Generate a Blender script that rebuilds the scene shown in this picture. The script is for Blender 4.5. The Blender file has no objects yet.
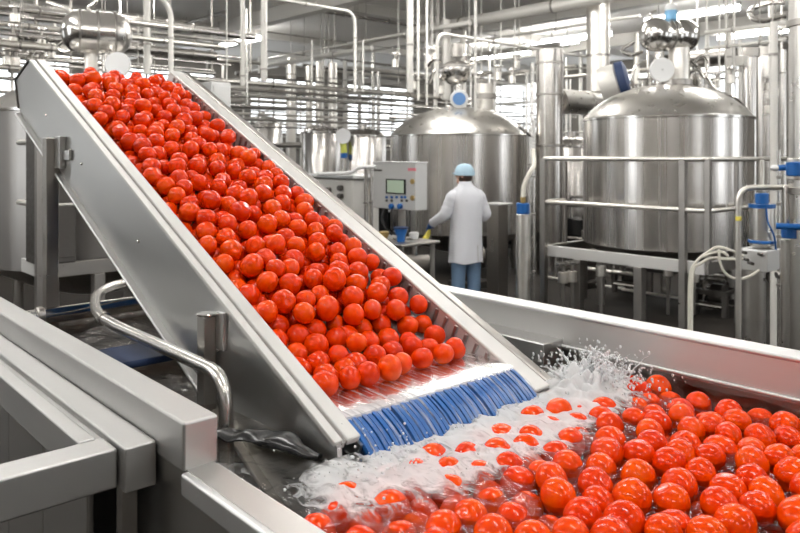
import bpy, bmesh, math, random
import numpy as np
from mathutils import Vector, Matrix, noise

random.seed(7)
R_ = np.random.default_rng(7)
SC = bpy.context.scene
COL = SC.collection
PI = math.pi

# ------------------------------------------------------------------ camera model
# world axes follow the building: Y runs along the flume (away, to the left), X across it (away, to the right)
CAMZ = 1.88
FPX, CU, HV = 730.0, 400.0, 155.0
RX, RY = 0.742, -0.671
FX, FY = 0.671, 0.742

def ray(u):
    k = (u - CU) / FPX
    return (k * RX + FX, k * RY + FY)

def zat(v, d):
    return CAMZ - (v - HV) / FPX * d

def pt(u, v, d):
    a, b = ray(u)
    return Vector((a * d, b * d, zat(v, d)))

def depth_of(p):
    return p[0] * FX + p[1] * FY

def cu_of(p):
    return CU + FPX * (p[0] * RX + p[1] * RY) / depth_of(p)

# ------------------------------------------------------------------ materials
MATS = {}

def new_mat(name):
    m = bpy.data.materials.new(name)
    m.use_nodes = True
    nt = m.node_tree
    for n in list(nt.nodes):
        nt.nodes.remove(n)
    out = nt.nodes.new('ShaderNodeOutputMaterial')
    b = nt.nodes.new('ShaderNodeBsdfPrincipled')
    nt.links.new(b.outputs[0], out.inputs[0])
    MATS[name] = m
    return m, nt, b, out

def simple(name, col, rough=0.5, metal=0.0, **kw):
    m, nt, b, o = new_mat(name)
    b.inputs['Base Color'].default_value = (*col, 1)
    b.inputs['Roughness'].default_value = rough
    b.inputs['Metallic'].default_value = metal
    for k, v in kw.items():
        b.inputs[k.replace('_', ' ')].default_value = v
    return m

def steel(name, col, rough=0.3, stretch=(8, 8, 0.4), var=0.12, bump=0.0, cvar=0.06, scale=6.0, spots=0.0):
    """stainless steel: streaked roughness, slight colour wander, optional brushed bump"""
    m, nt, b, o = new_mat(name)
    tc = nt.nodes.new('ShaderNodeTexCoord')
    mp = nt.nodes.new('ShaderNodeMapping')
    mp.inputs['Scale'].default_value = stretch
    nt.links.new(tc.outputs['Object'], mp.inputs[0])
    nz = nt.nodes.new('ShaderNodeTexNoise')
    nz.inputs['Scale'].default_value = scale
    nz.inputs['Detail'].default_value = 2
    nt.links.new(mp.outputs[0], nz.inputs[0])
    mr = nt.nodes.new('ShaderNodeMapRange')
    mr.inputs['From Min'].default_value = 0.2
    mr.inputs['From Max'].default_value = 0.8
    mr.inputs['To Min'].default_value = max(0.03, rough - var)
    mr.inputs['To Max'].default_value = rough + var
    nt.links.new(nz.outputs[0], mr.inputs[0])
    nt.links.new(mr.outputs[0], b.inputs['Roughness'])
    n2 = nt.nodes.new('ShaderNodeTexNoise')
    n2.inputs['Scale'].default_value = 1.6
    n2.inputs['Detail'].default_value = 1
    nt.links.new(tc.outputs['Object'], n2.inputs[0])
    mx = nt.nodes.new('ShaderNodeMix')
    mx.data_type = 'RGBA'
    mx.inputs[6].default_value = (*[max(0, c - cvar) for c in col], 1)
    mx.inputs[7].default_value = (*[min(1, c + cvar) for c in col], 1)
    nt.links.new(n2.outputs[0], mx.inputs[0])
    nt.links.new(mx.outputs[2], b.inputs['Base Color'])
    b.inputs['Metallic'].default_value = 1.0
    if bump > 0:
        bp = nt.nodes.new('ShaderNodeBump')
        bp.inputs['Strength'].default_value = bump
        bp.inputs['Distance'].default_value = 0.02
        nt.links.new(nz.outputs[0], bp.inputs['Height'])
        nt.links.new(bp.outputs[0], b.inputs['Normal'])
    return m

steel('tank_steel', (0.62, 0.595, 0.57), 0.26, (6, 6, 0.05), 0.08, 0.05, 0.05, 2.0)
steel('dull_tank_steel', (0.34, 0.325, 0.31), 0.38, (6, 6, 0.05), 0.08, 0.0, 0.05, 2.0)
steel('dome_steel', (0.66, 0.64, 0.61), 0.30, (2, 2, 2), 0.05, 0.0)
steel('polished', (0.64, 0.625, 0.60), 0.19, (3, 3, 3), 0.03)
steel('sheet', (0.60, 0.60, 0.59), 0.33, (1, .5, 3), 0.06, 0.0, 0.04, 2.0)
steel('flume_steel', (0.55, 0.54, 0.52), 0.36, (2, .4, 2), 0.06, 0.0, 0.05, 2.0)
steel('rim_steel', (0.70, 0.70, 0.70), 0.48, (2, .5, 2), 0.06, 0.0, 0.03, 2.0)
steel('panel_steel', (0.66, 0.65, 0.64), 0.58, (2, .5, 2), 0.05, 0.0, 0.03, 2.0)
simple('bright_plate', (0.66, 0.65, 0.63), 0.5, 0.5)
steel('frame_steel', (0.40, 0.38, 0.355), 0.36, (4, 4, 4), 0.1)
steel('dark_steel', (0.14, 0.13, 0.12), 0.42, (4, 4, 4), 0.1)
steel('pipe_steel', (0.68, 0.66, 0.63), 0.25, (3, 3, 3), 0.03)
steel('matte_steel', (0.50, 0.495, 0.485), 0.48, (2, .5, 6), 0.06, 0.0, 0.05, 3.0)
steel('pale_pipe', (0.80, 0.77, 0.72), 0.36, (3, 3, 3), 0.1)
simple('pale_paint', (0.72, 0.70, 0.66), 0.42, 0.25)
simple('belt_grey', (0.45, 0.43, 0.42), 0.35, 0.3)
simple('white_plastic', (0.82, 0.82, 0.82), 0.4)
simple('cream_hose', (0.80, 0.77, 0.68), 0.45)
simple('blue_plastic', (0.008, 0.105, 0.36), 0.35)
simple('gauge_blue', (0.10, 0.22, 0.45), 0.4)
simple('light_blue', (0.22, 0.50, 0.78), 0.35)
simple('cap_blue', (0.46, 0.64, 0.76), 0.75)
simple('coat_white', (0.80, 0.81, 0.86), 0.85)
simple('jeans', (0.15, 0.24, 0.37), 0.85)
simple('skin', (0.62, 0.36, 0.26), 0.55)
simple('hair', (0.05, 0.03, 0.02), 0.7)
simple('shoe', (0.75, 0.75, 0.75), 0.5)
simple('glove_blue', (0.02, 0.10, 0.35), 0.5)
simple('yellow', (0.80, 0.68, 0.10), 0.5)
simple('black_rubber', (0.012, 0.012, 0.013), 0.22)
simple('navy', (0.012, 0.03, 0.09), 0.6)
simple('panel_grey', (0.62, 0.62, 0.61), 0.42, 0.35)
simple('screen_green', (0.50, 0.62, 0.48), 0.25, 0.0)
simple('red_label', (0.72, 0.22, 0.26), 0.6)
simple('brass', (0.42, 0.30, 0.12), 0.4, 0.7)
simple('yellow_green', (0.62, 0.66, 0.12), 0.5)

def emis(name, col, s):
    m, nt, b, o = new_mat(name)
    b.inputs['Base Color'].default_value = (0.9, 0.9, 0.88, 1)
    b.inputs['Emission Color'].default_value = (*col, 1)
    b.inputs['Emission Strength'].default_value = s
    return m
emis('lamp', (1.0, 0.98, 0.945), 27.0)

def noisy(name, c0, c1, scale, rough, bump=0.0, stretch=(1, 1, 1)):
    m, nt, b, o = new_mat(name)
    tc = nt.nodes.new('ShaderNodeTexCoord')
    mp = nt.nodes.new('ShaderNodeMapping')
    mp.inputs['Scale'].default_value = stretch
    nt.links.new(tc.outputs['Object'], mp.inputs[0])
    nz = nt.nodes.new('ShaderNodeTexNoise')
    nz.inputs['Scale'].default_value = scale
    nz.inputs['Detail'].default_value = 6
    nt.links.new(mp.outputs[0], nz.inputs[0])
    mx = nt.nodes.new('ShaderNodeMix')
    mx.data_type = 'RGBA'
    mx.inputs[6].default_value = (*c0, 1)
    mx.inputs[7].default_value = (*c1, 1)
    nt.links.new(nz.outputs[0], mx.inputs[0])
    nt.links.new(mx.outputs[2], b.inputs['Base Color'])
    b.inputs['Roughness'].default_value = rough
    if bump:
        bp = nt.nodes.new('ShaderNodeBump')
        bp.inputs['Strength'].default_value = bump
        bp.inputs['Distance'].default_value = 0.01
        nt.links.new(nz.outputs[0], bp.inputs['Height'])
        nt.links.new(bp.outputs[0], b.inputs['Normal'])
    return m
noisy('floor_resin', (0.022, 0.019, 0.017), (0.040, 0.035, 0.030), 1.2, 0.75)
MATS['floor_resin'].node_tree.nodes['Principled BSDF'].inputs['Specular IOR Level'].default_value = 0.15
noisy('ceiling_paint', (0.88, 0.865, 0.835), (0.91, 0.895, 0.87), 0.5, 0.7)
noisy('wall_paint', (0.30, 0.28, 0.25), (0.38, 0.355, 0.32), 0.4, 0.6)
noisy('beam_paint', (0.62, 0.60, 0.56), (0.68, 0.66, 0.62), 0.8, 0.55)

def tomato_mat():
    m, nt, b, o = new_mat('tomato_skin')
    oi = nt.nodes.new('ShaderNodeObjectInfo')
    tc = nt.nodes.new('ShaderNodeTexCoord')
    nz = nt.nodes.new('ShaderNodeTexNoise')
    nz.inputs['Scale'].default_value = 1.1
    nz.inputs['Detail'].default_value = 3
    nt.links.new(tc.outputs['Object'], nz.inputs[0])
    ad = nt.nodes.new('ShaderNodeMath')
    ad.operation = 'ADD'
    nt.links.new(nz.outputs[0], ad.inputs[0])
    mu = nt.nodes.new('ShaderNodeMath')
    mu.operation = 'MULTIPLY_ADD'
    mu.inputs[1].default_value = 0.4
    mu.inputs[2].default_value = -0.2
    nt.links.new(oi.outputs['Random'], mu.inputs[0])
    nt.links.new(mu.outputs[0], ad.inputs[1])
    cr = nt.nodes.new('ShaderNodeValToRGB')
    e = cr.color_ramp.elements
    e[0].position = 0.12
    e[0].color = (0.56, 0.017, 0.0003, 1)
    e[1].position = 0.92
    e[1].color = (0.80, 0.090, 0.0004, 1)
    k = e.new(0.5)
    k.color = (0.71, 0.043, 0.0003, 1)
    nt.links.new(ad.outputs[0], cr.inputs[0])
    nt.links.new(cr.outputs[0], b.inputs['Base Color'])
    b.inputs['Roughness'].default_value = 0.22
    b.inputs['Specular IOR Level'].default_value = 0.04
    b.inputs['Specular Tint'].default_value = (1.0, 0.80, 0.62, 1)
    b.inputs['Coat Weight'].default_value = 0.5
    b.inputs['Coat Roughness'].default_value = 0.04
    return m
tomato_mat()
simple('stem_scar', (0.55, 0.22, 0.05), 0.6)

def water_mat(name, tint, foam_fn, bump=.55, gloss=.06, ior=1.34):
    m = bpy.data.materials.new(name)
    m.use_nodes = True
    nt = m.node_tree
    for n in list(nt.nodes):
        nt.nodes.remove(n)
    N, L = nt.nodes.new, nt.links.new
    out = N('ShaderNodeOutputMaterial')
    tr = N('ShaderNodeBsdfTransparent')
    tr.inputs[0].default_value = (*tint, 1)
    gl = N('ShaderNodeBsdfGlossy')
    gl.inputs['Roughness'].default_value = gloss
    fr = N('ShaderNodeFresnel')
    fr.inputs[0].default_value = ior
    geo = N('ShaderNodeNewGeometry')
    nz = N('ShaderNodeTexNoise')
    nz.inputs['Scale'].default_value = 34
    nz.inputs['Detail'].default_value = 3
    L(geo.outputs['Position'], nz.inputs[0])
    bp = N('ShaderNodeBump')
    bp.inputs['Strength'].default_value = bump
    bp.inputs['Distance'].default_value = 0.012
    L(nz.outputs[0], bp.inputs['Height'])
    L(bp.outputs[0], gl.inputs['Normal'])
    L(bp.outputs[0], fr.inputs['Normal'])
    mix = N('ShaderNodeMixShader')
    L(fr.outputs[0], mix.inputs[0])
    L(tr.outputs[0], mix.inputs[1])
    L(gl.outputs[0], mix.inputs[2])
    fo = N('ShaderNodeBsdfDiffuse')
    fo.inputs[0].default_value = (0.88, 0.89, 0.90, 1)
    ft = N('ShaderNodeBsdfTranslucent')
    ft.inputs[0].default_value = (0.85, 0.86, 0.87, 1)
    fm = N('ShaderNodeMixShader')
    fm.inputs[0].default_value = 0.35
    L(fo.outputs[0], fm.inputs[1])
    L(ft.outputs[0], fm.inputs[2])
    fac = foam_fn(nt, geo)
    m2 = N('ShaderNodeMixShader')
    L(fac, m2.inputs[0])
    L(mix.outputs[0], m2.inputs[1])
    L(fm.outputs[0], m2.inputs[2])
    L(m2.outputs[0], out.inputs[0])
    MATS[name] = m

def foam_attr(nt, geo):
    """foam: where the churned water carries air (a density per vertex), broken up by fine bubbles and streaks"""
    N, L = nt.nodes.new, nt.links.new
    at = N('ShaderNodeAttribute')
    at.attribute_name = 'foam'
    mp = N('ShaderNodeMapping')
    mp.inputs['Scale'].default_value = (26, 13, 20)
    L(geo.outputs['Position'], mp.inputs[0])
    nz = N('ShaderNodeTexNoise')
    nz.inputs['Scale'].default_value = 1.0
    nz.inputs['Detail'].default_value = 8
    nz.inputs['Roughness'].default_value = 0.68
    nz.inputs['Distortion'].default_value = 1.6
    L(mp.outputs[0], nz.inputs[0])
    ad = N('ShaderNodeMath')
    ad.operation = 'ADD'
    L(at.outputs['Fac'], ad.inputs[0])
    L(nz.outputs[0], ad.inputs[1])
    mr = N('ShaderNodeMapRange')
    mr.interpolation_type = 'SMOOTHSTEP'
    mr.inputs['From Min'].default_value = 0.82
    mr.inputs['From Max'].default_value = 1.18
    mr.inputs['To Max'].default_value = 0.90
    L(ad.outputs[0], mr.inputs[0])
    return mr.outputs[0]

def foam_film(nt, geo):
    N, L = nt.nodes.new, nt.links.new
    mp = N('ShaderNodeMapping')
    mp.inputs['Scale'].default_value = (80, 6, 6)
    L(geo.outputs['Position'], mp.inputs[0])
    nz = N('ShaderNodeTexNoise')
    nz.inputs['Scale'].default_value = 1.0
    nz.inputs['Detail'].default_value = 6
    nz.inputs['Roughness'].default_value = 0.7
    L(mp.outputs[0], nz.inputs[0])
    mr = N('ShaderNodeMapRange')
    mr.inputs['From Min'].default_value = 0.50
    mr.inputs['From Max'].default_value = 0.72
    mr.inputs['To Max'].default_value = 0.65
    L(nz.outputs[0], mr.inputs[0])
    return mr.outputs[0]

def foam_full(nt, geo):
    N, L = nt.nodes.new, nt.links.new
    nz = N('ShaderNodeTexNoise')
    nz.inputs['Scale'].default_value = 60
    nz.inputs['Detail'].default_value = 5
    L(geo.outputs['Position'], nz.inputs[0])
    mr = N('ShaderNodeMapRange')
    mr.inputs['From Min'].default_value = 0.36
    mr.inputs['From Max'].default_value = 0.56
    mr.inputs['To Min'].default_value = 0.6
    mr.inputs['To Max'].default_value = 0.9
    L(nz.outputs[0], mr.inputs[0])
    return mr.outputs[0]
water_mat('water', (0.84, 0.81, 0.76), foam_attr, .4, .05, 1.24)
water_mat('water_film', (0.96, 0.97, 0.98), foam_film, .12, .25, 1.09)
water_mat('spray', (0.95, 0.96, 0.97), foam_full)

# ------------------------------------------------------------------ mesh builder
class MB:
    def __init__(self):
        self.bm = bmesh.new()
        self.bev = False

    def box(self, lo, hi, bevel=0.0, mat=None):
        lo, hi = Vector(lo), Vector(hi)
        c, s = (lo + hi) / 2, hi - lo
        r = bmesh.ops.create_cube(self.bm, size=1.0)
        vs = r['verts']
        bmesh.ops.scale(self.bm, vec=s, verts=vs)
        if mat is not None:
            bmesh.ops.transform(self.bm, matrix=mat, verts=vs)
        bmesh.ops.translate(self.bm, vec=c, verts=vs)
        if bevel > 0:
            self.bev = True
            es = list({e for v in vs for e in v.link_edges})
            bmesh.ops.bevel(self.bm, geom=es, offset=bevel, segments=2, affect='EDGES', profile=0.5)
        return self

    def obox(self, c, size, M, bevel=0.0):
        """box of a given size, centre c, rotated by 3x3 M"""
        r = bmesh.ops.create_cube(self.bm, size=1.0)
        vs = r['verts']
        bmesh.ops.scale(self.bm, vec=Vector(size), verts=vs)
        bmesh.ops.transform(self.bm, matrix=M.to_4x4(), verts=vs)
        bmesh.ops.translate(self.bm, vec=Vector(c), verts=vs)
        if bevel > 0:
            self.bev = True
            es = list({e for v in vs for e in v.link_edges})
            bmesh.ops.bevel(self.bm, geom=es, offset=bevel, segments=2, affect='EDGES')
        return self

    def tube(self, pts, rad, seg=12, caps=True):
        pts = [Vector(p) for p in pts]
        n = len(pts)
        rads = rad if isinstance(rad, (list, tuple)) else [rad] * n
        tang = []
        for i in range(n):
            a = pts[max(0, i - 1)]
            b = pts[min(n - 1, i + 1)]
            t = (b - a)
            tang.append(t.normalized() if t.length > 1e-9 else Vector((0, 0, 1)))
        t0 = tang[0]
        ref = Vector((0, 0, 1)) if abs(t0.z) < 0.9 else Vector((1, 0, 0))
        nrm = (ref - t0 * ref.dot(t0)).normalized()
        rings = []
        for i in range(n):
            t = tang[i]
            nrm = (nrm - t * nrm.dot(t))
            nrm = nrm.normalized() if nrm.length > 1e-9 else t.orthogonal().normalized()
            bn = t.cross(nrm)
            rings.append([self.bm.verts.new(pts[i] + (nrm * math.cos(2 * PI * k / seg) + bn * math.sin(2 * PI * k / seg)) * rads[i]) for k in range(seg)])
        for i in range(n - 1):
            for k in range(seg):
                self.bm.faces.new((rings[i][k], rings[i][(k + 1) % seg], rings[i + 1][(k + 1) % seg], rings[i + 1][k]))
        if caps:
            self.bm.faces.new(rings[0][::-1])
            self.bm.faces.new(rings[-1])
        return self

    def lathe(self, prof, origin=(0, 0, 0), axis=(0, 0, 1), seg=32):
        """prof = [(r, h)] revolved about axis through origin"""
        o = Vector(origin)
        ax = Vector(axis).normalized()
        e1 = ax.orthogonal().normalized()
        e2 = ax.cross(e1)
        rings = []
        for r, h in prof:
            if r < 1e-6:
                rings.append([self.bm.verts.new(o + ax * h)])
            else:
                rings.append([self.bm.verts.new(o + ax * h + (e1 * math.cos(2 * PI * k / seg) + e2 * math.sin(2 * PI * k / seg)) * r) for k in range(seg)])
        for a, b in zip(rings, rings[1:]):
            if len(a) == 1 and len(b) == 1:
                continue
            for k in range(seg):
                k2 = (k + 1) % seg
                if len(a) == 1:
                    self.bm.faces.new((a[0], b[k2], b[k]))
                elif len(b) == 1:
                    self.bm.faces.new((a[k], a[k2], b[0]))
                else:
                    self.bm.faces.new((a[k], a[k2], b[k2], b[k]))
        return self

    def cyl(self, p0, p1, r, seg=24):
        p0, p1 = Vector(p0), Vector(p1)
        h = (p1 - p0).length
        c = min(r * 0.12, h * 0.2, 0.006)
        return self.lathe([(0, 0), (r - c, 0), (r, c), (r, h - c), (r - c, h), (0, h)], p0, p1 - p0, seg)

    def prism(self, poly, vec):
        """extrude a 3-D polygon along vec"""
        vec = Vector(vec)
        a = [self.bm.verts.new(Vector(p)) for p in poly]
        b = [self.bm.verts.new(Vector(p) + vec) for p in poly]
        n = len(a)
        self.bm.faces.new(a[::-1])
        self.bm.faces.new(b)
        for i in range(n):
            j = (i + 1) % n
            self.bm.faces.new((a[i], a[j], b[j], b[i]))
        return self

    def ball(self, c, r, seg=16, sc=(1, 1, 1), M=None):
        rr = bmesh.ops.create_uvsphere(self.bm, u_segments=seg, v_segments=max(6, seg // 2), radius=r)
        bmesh.ops.scale(self.bm, vec=Vector(sc), verts=rr['verts'])
        if M is not None:
            bmesh.ops.transform(self.bm, matrix=M.to_4x4(), verts=rr['verts'])
        bmesh.ops.translate(self.bm, vec=Vector(c), verts=rr['verts'])
        return self

    def drop(self, c, r, sz=1.0):
        return self.lathe([(0, -r * sz), (.75 * r, -.66 * r * sz), (r, 0), (.75 * r, .66 * r * sz), (0, r * sz)], c, (0, 0, 1), 6)

    def loft(self, rings, caps=True):
        vr = [[self.bm.verts.new(Vector(p)) for p in r] for r in rings]
        n = len(vr[0])
        for a, b in zip(vr, vr[1:]):
            for k in range(n):
                self.bm.faces.new((a[k], a[(k + 1) % n], b[(k + 1) % n], b[k]))
        if caps:
            self.bm.faces.new(vr[0][::-1])
            self.bm.faces.new(vr[-1])
        return self

    def build(self, name, mat, parent=None, angle=35, flat=False):
        bm = self.bm
        bmesh.ops.recalc_face_normals(bm, faces=bm.faces[:])
        me = bpy.data.meshes.new(name)
        co = [v.co for v in bm.verts]
        if parent is not None:
            org = root_loc(parent)
        else:
            lo = [min(c[i] for c in co) for i in range(3)]
            hi = [max(c[i] for c in co) for i in range(3)]
            org = Vector(((lo[0] + hi[0]) / 2, (lo[1] + hi[1]) / 2, lo[2]))
        for v in bm.verts:
            v.co -= org
        bm.to_mesh(me)
        bm.free()
        me.materials.append(MATS[mat] if isinstance(mat, str) else mat)
        if not flat:
            for p in me.polygons:
                p.use_smooth = True
            me.set_sharp_from_angle(angle=math.radians(60 if self.bev else angle))
        o = bpy.data.objects.new(name, me)
        COL.objects.link(o)
        if self.bev and not flat:
            wn = o.modifiers.new('normals', 'WEIGHTED_NORMAL')
            wn.keep_sharp = False
            wn.weight = 80
        if parent is not None:
            o.parent = parent
        else:
            o.location = org
        return o

def root_loc(o):
    p = Vector((0, 0, 0))
    while o is not None:
        p = p + o.location
        o = o.parent
    return p

def tag(o, label, cat, group=None, kind=None):
    o['label'] = label
    o['category'] = cat
    if group:
        o['group'] = group
    if kind:
        o['kind'] = kind
    return o

def thing(name, label, cat, loc=(0, 0, 0), group=None):
    o = bpy.data.objects.new(name, None)
    o.empty_display_size = 0.1
    COL.objects.link(o)
    o.location = loc
    return tag(o, label, cat, group)

def dup(root, loc, label=None, group=None):
    r = root.copy()
    COL.objects.link(r)
    r.location = loc
    if label:
        r['label'] = label
    if group:
        r['group'] = group
    for ch in list(root.children):
        c = ch.copy()
        COL.objects.link(c)
        c.parent = r
        for g in list(ch.children):
            d = g.copy()
            COL.objects.link(d)
            d.parent = c
    return r

def structure(o):
    o['kind'] = 'structure'
    return o

def fillet(pts, rad, seg=6):
    pts = [Vector(p) for p in pts]
    out = [pts[0]]
    for i in range(1, len(pts) - 1):
        a, b, c = pts[i - 1], pts[i], pts[i + 1]
        d1, d2 = (a - b), (c - b)
        r = min(rad, d1.length * 0.49, d2.length * 0.49)
        p, q = b + d1.normalized() * r, b + d2.normalized() * r
        for k in range(seg + 1):
            t = k / seg
            out.append(p * (1 - t) ** 2 + b * 2 * t * (1 - t) + q * t ** 2)
    out.append(pts[-1])
    return out

def catmull(pts, n=8):
    P = [Vector(p) for p in pts]
    P = [P[0] * 2 - P[1]] + P + [P[-1] * 2 - P[-2]]
    out = []
    for i in range(1, len(P) - 2):
        for k in range(n):
            t = k / n
            p0, p1, p2, p3 = P[i - 1], P[i], P[i + 1], P[i + 2]
            out.append(0.5 * ((2 * p1) + (p2 - p0) * t + (2 * p0 - 5 * p1 + 4 * p2 - p3) * t * t + (3 * p1 - p0 - 3 * p2 + p3) * t ** 3))
    out.append(P[-2])
    return out

# ------------------------------------------------------------------ room shell
XM, YM, ZC = 23.0, 23.0, 5.2
structure(MB().box((-7, -7, -0.2), (XM, YM, 0)).build('floor', 'floor_resin'))
structure(MB().box((-7, -7, ZC), (XM, YM, ZC + 0.2)).build('ceiling', 'ceiling_paint'))
# wall_back and wall_front stand unseen behind the camera, windows added for tank reflections
WZ0, WZ1 = .7, 4.5
def window_wall(name, axis, spans, w0, P=-7.0, WZ0=.7, WZ1=4.5):
    b = MB()
    o0, o1, f0, f1 = (P - .2, P, P - .12, P - .06) if P < 0 else (P, P + .2, P + .06, P + .12)
    def bx(a0, a1, z0, z1):
        if axis == 'x':
            b.box((o0, a0, z0), (o1, a1, z1))
        else:
            b.box((a0, o0, z0), (a1, o1, z1))
    bx(-7, 23, 0, WZ0)
    bx(-7, 23, WZ1, ZC)
    last = -7
    for a0, a1 in spans + [(23, 23)]:
        if a0 > last:
            bx(last, a0, WZ0, WZ1)
        last = a1
    structure(b.build(name, 'wall_paint', None))
    for i, (a0, a1) in enumerate(spans):
        f = MB()
        n = max(1, round((a1 - a0) / 1.2))
        for j in range(n + 1):
            a = a0 + (a1 - a0) * j / n
            lo, hi = (max(a0, a - .03), min(a1, a + .03))
            if axis == 'x':
                f.box((f0, lo, WZ0), (f1, hi, WZ1))
            else:
                f.box((lo, f0, WZ0), (hi, f1, WZ1))
        structure(f.build('light_window_%d' % (w0 + i), 'white_plastic'))
window_wall('wall_back', 'x', [(7.2, 10.2), (18.5, 22.0)], 1)
window_wall('wall_front', 'y', [(3.0, 4.6), (9.5, 12.0), (15.5, 19.0)], 3)
window_wall('wall_left', 'y', [(4.6, 7.4), (9.0, 12.2), (13.6, 16.6), (18.0, 21.6)], 6, 23.0, 2.7, 4.7)
window_wall('wall_right', 'x', [(8.6, 11.2), (12.6, 15.2), (17.0, 20.6)], 10, 23.0, 2.7, 4.7)
# ceiling joists
k = 1
for x in (9.0, 13.5, 18.0):
    structure(MB().box((x - 0.13, -6.9, ZC - 0.32), (x + 0.13, YM, ZC)).build('trim_%d' % k, 'beam_paint'))
    k += 1
for y in (12.5, 17.0):
    structure(MB().box((-6.9, y - 0.1, ZC - 0.2), (XM, y + 0.1, ZC)).build('trim_%d' % k, 'beam_paint'))
    k += 1

LDROP = .45
def ceiling_light(x, y, lx, ly, label, group=None):
    zl = ZC - LDROP
    t = thing('ceiling_light', label, 'light', (x, y, zl), group)
    MB().box((x - lx / 2, y - ly / 2, zl), (x + lx / 2, y + ly / 2, zl + .09), 0.01).build('diffuser', 'lamp', t)
    MB().box((x - .06, y - ly / 2 - .03, zl + .09), (x + .06, y + ly / 2 + .03, zl + .16), 0.01).build('housing', 'white_plastic', t)
    for q in (-.35, .35):
        MB().cyl((x, y + q * ly, zl + .16), (x, y + q * ly, ZC), .012, 8).build('hanger', 'frame_steel', t)
    return t

for x in (-3.0, 1.2, 5.6):
    for y in (-3.5, 0.2, 3.9, 7.6):
        ceiling_light(x, y, 0.24, 2.0, 'bright fluorescent ceiling panel above the working area', 'ceiling lights above the flume')
for x, y in ((11.2, 1.0), (11.2, 5.2), (8.2, 8.0), (4.4, 12.0), (-.5, 12.8), (-4.5, 9.0), (16.5, -2.5)):
    ceiling_light(x, y, 0.34, 2.4, 'long ceiling light panel over the tanks, out past the top of the picture', 'ceiling lights over the tanks')
for (u, v, lb) in ((575, 40, 'bright ceiling light between the tall duct and thick standpipe'), (545, 47, 'ceiling light left of the one above the tall duct'),
                   (500, 57, 'wide bright ceiling light right of the middle tank\'s overhead pot'), (760, 35, 'long bright ceiling light right of the right overhead pot'),
                   (690, 17, 'ceiling light behind the right overhead pot\'s motor'), (240, 44, 'bright ceiling light behind the slim hanging pipe')):
    a_, b__ = ray(u)
    d_ = FPX * (ZC - LDROP - CAMZ) / (HV - v)
    ceiling_light(a_ * d_, b__ * d_, .3 if u == 500 else .16, 2.0, lb)

# ------------------------------------------------------------------ flume
ZW = 1.252
fl = thing('wash_flume', 'long stainless steel wash flume holding the floating tomatoes and conveyor foot', 'wash tank', (1.28, 1.0, 0))
YF0, YF1 = -0.8, 3.02
MB().box((.592, 1.236, 1.306), (.662, 3.7, 1.397), .006).build('side_beam', 'matte_steel', fl)
MB().box((.585, YF0, 1.268), (.66, 1.235, 1.31), .006).build('rim_ledge', 'rim_steel', fl)
b = MB()
b.box((.598, YF0, .45), (.652, 3.7, 1.312))
b.build('side_wall', 'flume_steel', fl)
MB().box((.652, YF0, .50), (1.95, YF1, .53)).build('tank_floor', 'flume_steel', fl)
b = MB()
b.box((1.900, YF0, 1.290), (1.925, 3.7, 1.38), .003)
b.build('splash_panel', 'panel_steel', fl)
MB().box((1.896, YF0, 1.376), (1.975, 3.7, 1.390), .005).build('top_rim', 'rim_steel', fl)
b = MB()
b.box((1.892, YF0, 1.281), (1.93, 3.7, 1.291), .003)
b.box((1.915, YF0, 1.270), (1.934, 3.7, 1.276), .002)
b.build('drip_edge', 'rim_steel', fl)
MB().box((1.932, YF0, .45), (1.957, 3.7, 1.376)).build('far_wall', 'flume_steel', fl)
MB().box((.652, YF1, .50), (1.945, YF1 + .012, 1.262), .002).build('end_wall', 'flume_steel', fl)
MB().box((.652, YF0 - .012, .50), (1.945, YF0, 1.36), .002).build('end_wall', 'flume_steel', fl)
MB().box((1.80, 1.345, 1.22), (1.8995, 2.3, 1.308), .004).build('corner_box', 'sheet', fl)
for (x, y) in ((.62, -.4), (.62, 1.4), (.62, 3.4), (1.955, .2), (1.955, 1.8), (1.955, 3.4)):
    MB().box((x - .03, y - .03, 0), (x + .03, y + .03, .46), .004).build('leg', 'frame_steel', fl)

# low frame left of the flume
fr = thing('side_frame', 'low stainless steel frame with crossbar in the lower left corner beside the flume', 'frame', (.3, 1.8, 0))
MB().box((.530, 1.345, 1.250), (.590, 3.7, 1.335), .004).build('inner_rail', 'matte_steel', fr)
MB().box((.478, 1.446, 1.258), (.512, 3.7, 1.332), .004).build('outer_rail', 'matte_steel', fr)
MB().box((.512, 1.446, 1.258), (.530, 3.7, 1.320)).build('rail_web', 'sheet', fr)
MB().box((-.7, 1.372, 1.254), (.526, 1.445, 1.330), .005).build('crossbar', 'matte_steel', fr)
b = MB()
for i in range(8):
    b.box((.500, 1.46 + i * .28, .40), (.514, 1.735 + i * .28, 1.262), .004)
b.build('side_panel', 'sheet', fr)
b = MB()
b.box((.53, 1.36, 0), (.56, 1.39, 1.255), .003)
b.build('post', 'frame_steel', fr)
MB().box((.53, 3.4, 0), (.56, 3.43, 1.255), .003).build('post', 'frame_steel', fr)
MB().box((-.68, 1.39, 0), (-.65, 1.43, 1.258), .003).build('post', 'frame_steel', fr)

# ------------------------------------------------------------------ conveyor
TH = math.radians(25.0)
O_ = Vector((0, 1.142, 1.26))
D_ = Vector((0, math.cos(TH), math.sin(TH)))
N_ = Vector((0, -math.sin(TH), math.cos(TH)))
def cv(x, s, n):
    return Vector((x, 0, 0)) + O_ + D_ * s + N_ * n
def slab(b, x0, x1, poly):
    return b.prism([cv(x0, s, n) for s, n in poly], (x1 - x0, 0, 0))
MC = Matrix(((1, 0, 0), (0, D_.y, N_.y), (0, D_.z, N_.z)))
def cbox(b, x0, x1, s0, s1, n0, n1, bevel=0.0):
    return b.obox(cv((x0 + x1) / 2, (s0 + s1) / 2, (n0 + n1) / 2), (x1 - x0, s1 - s0, n1 - n0), MC, bevel)

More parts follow.
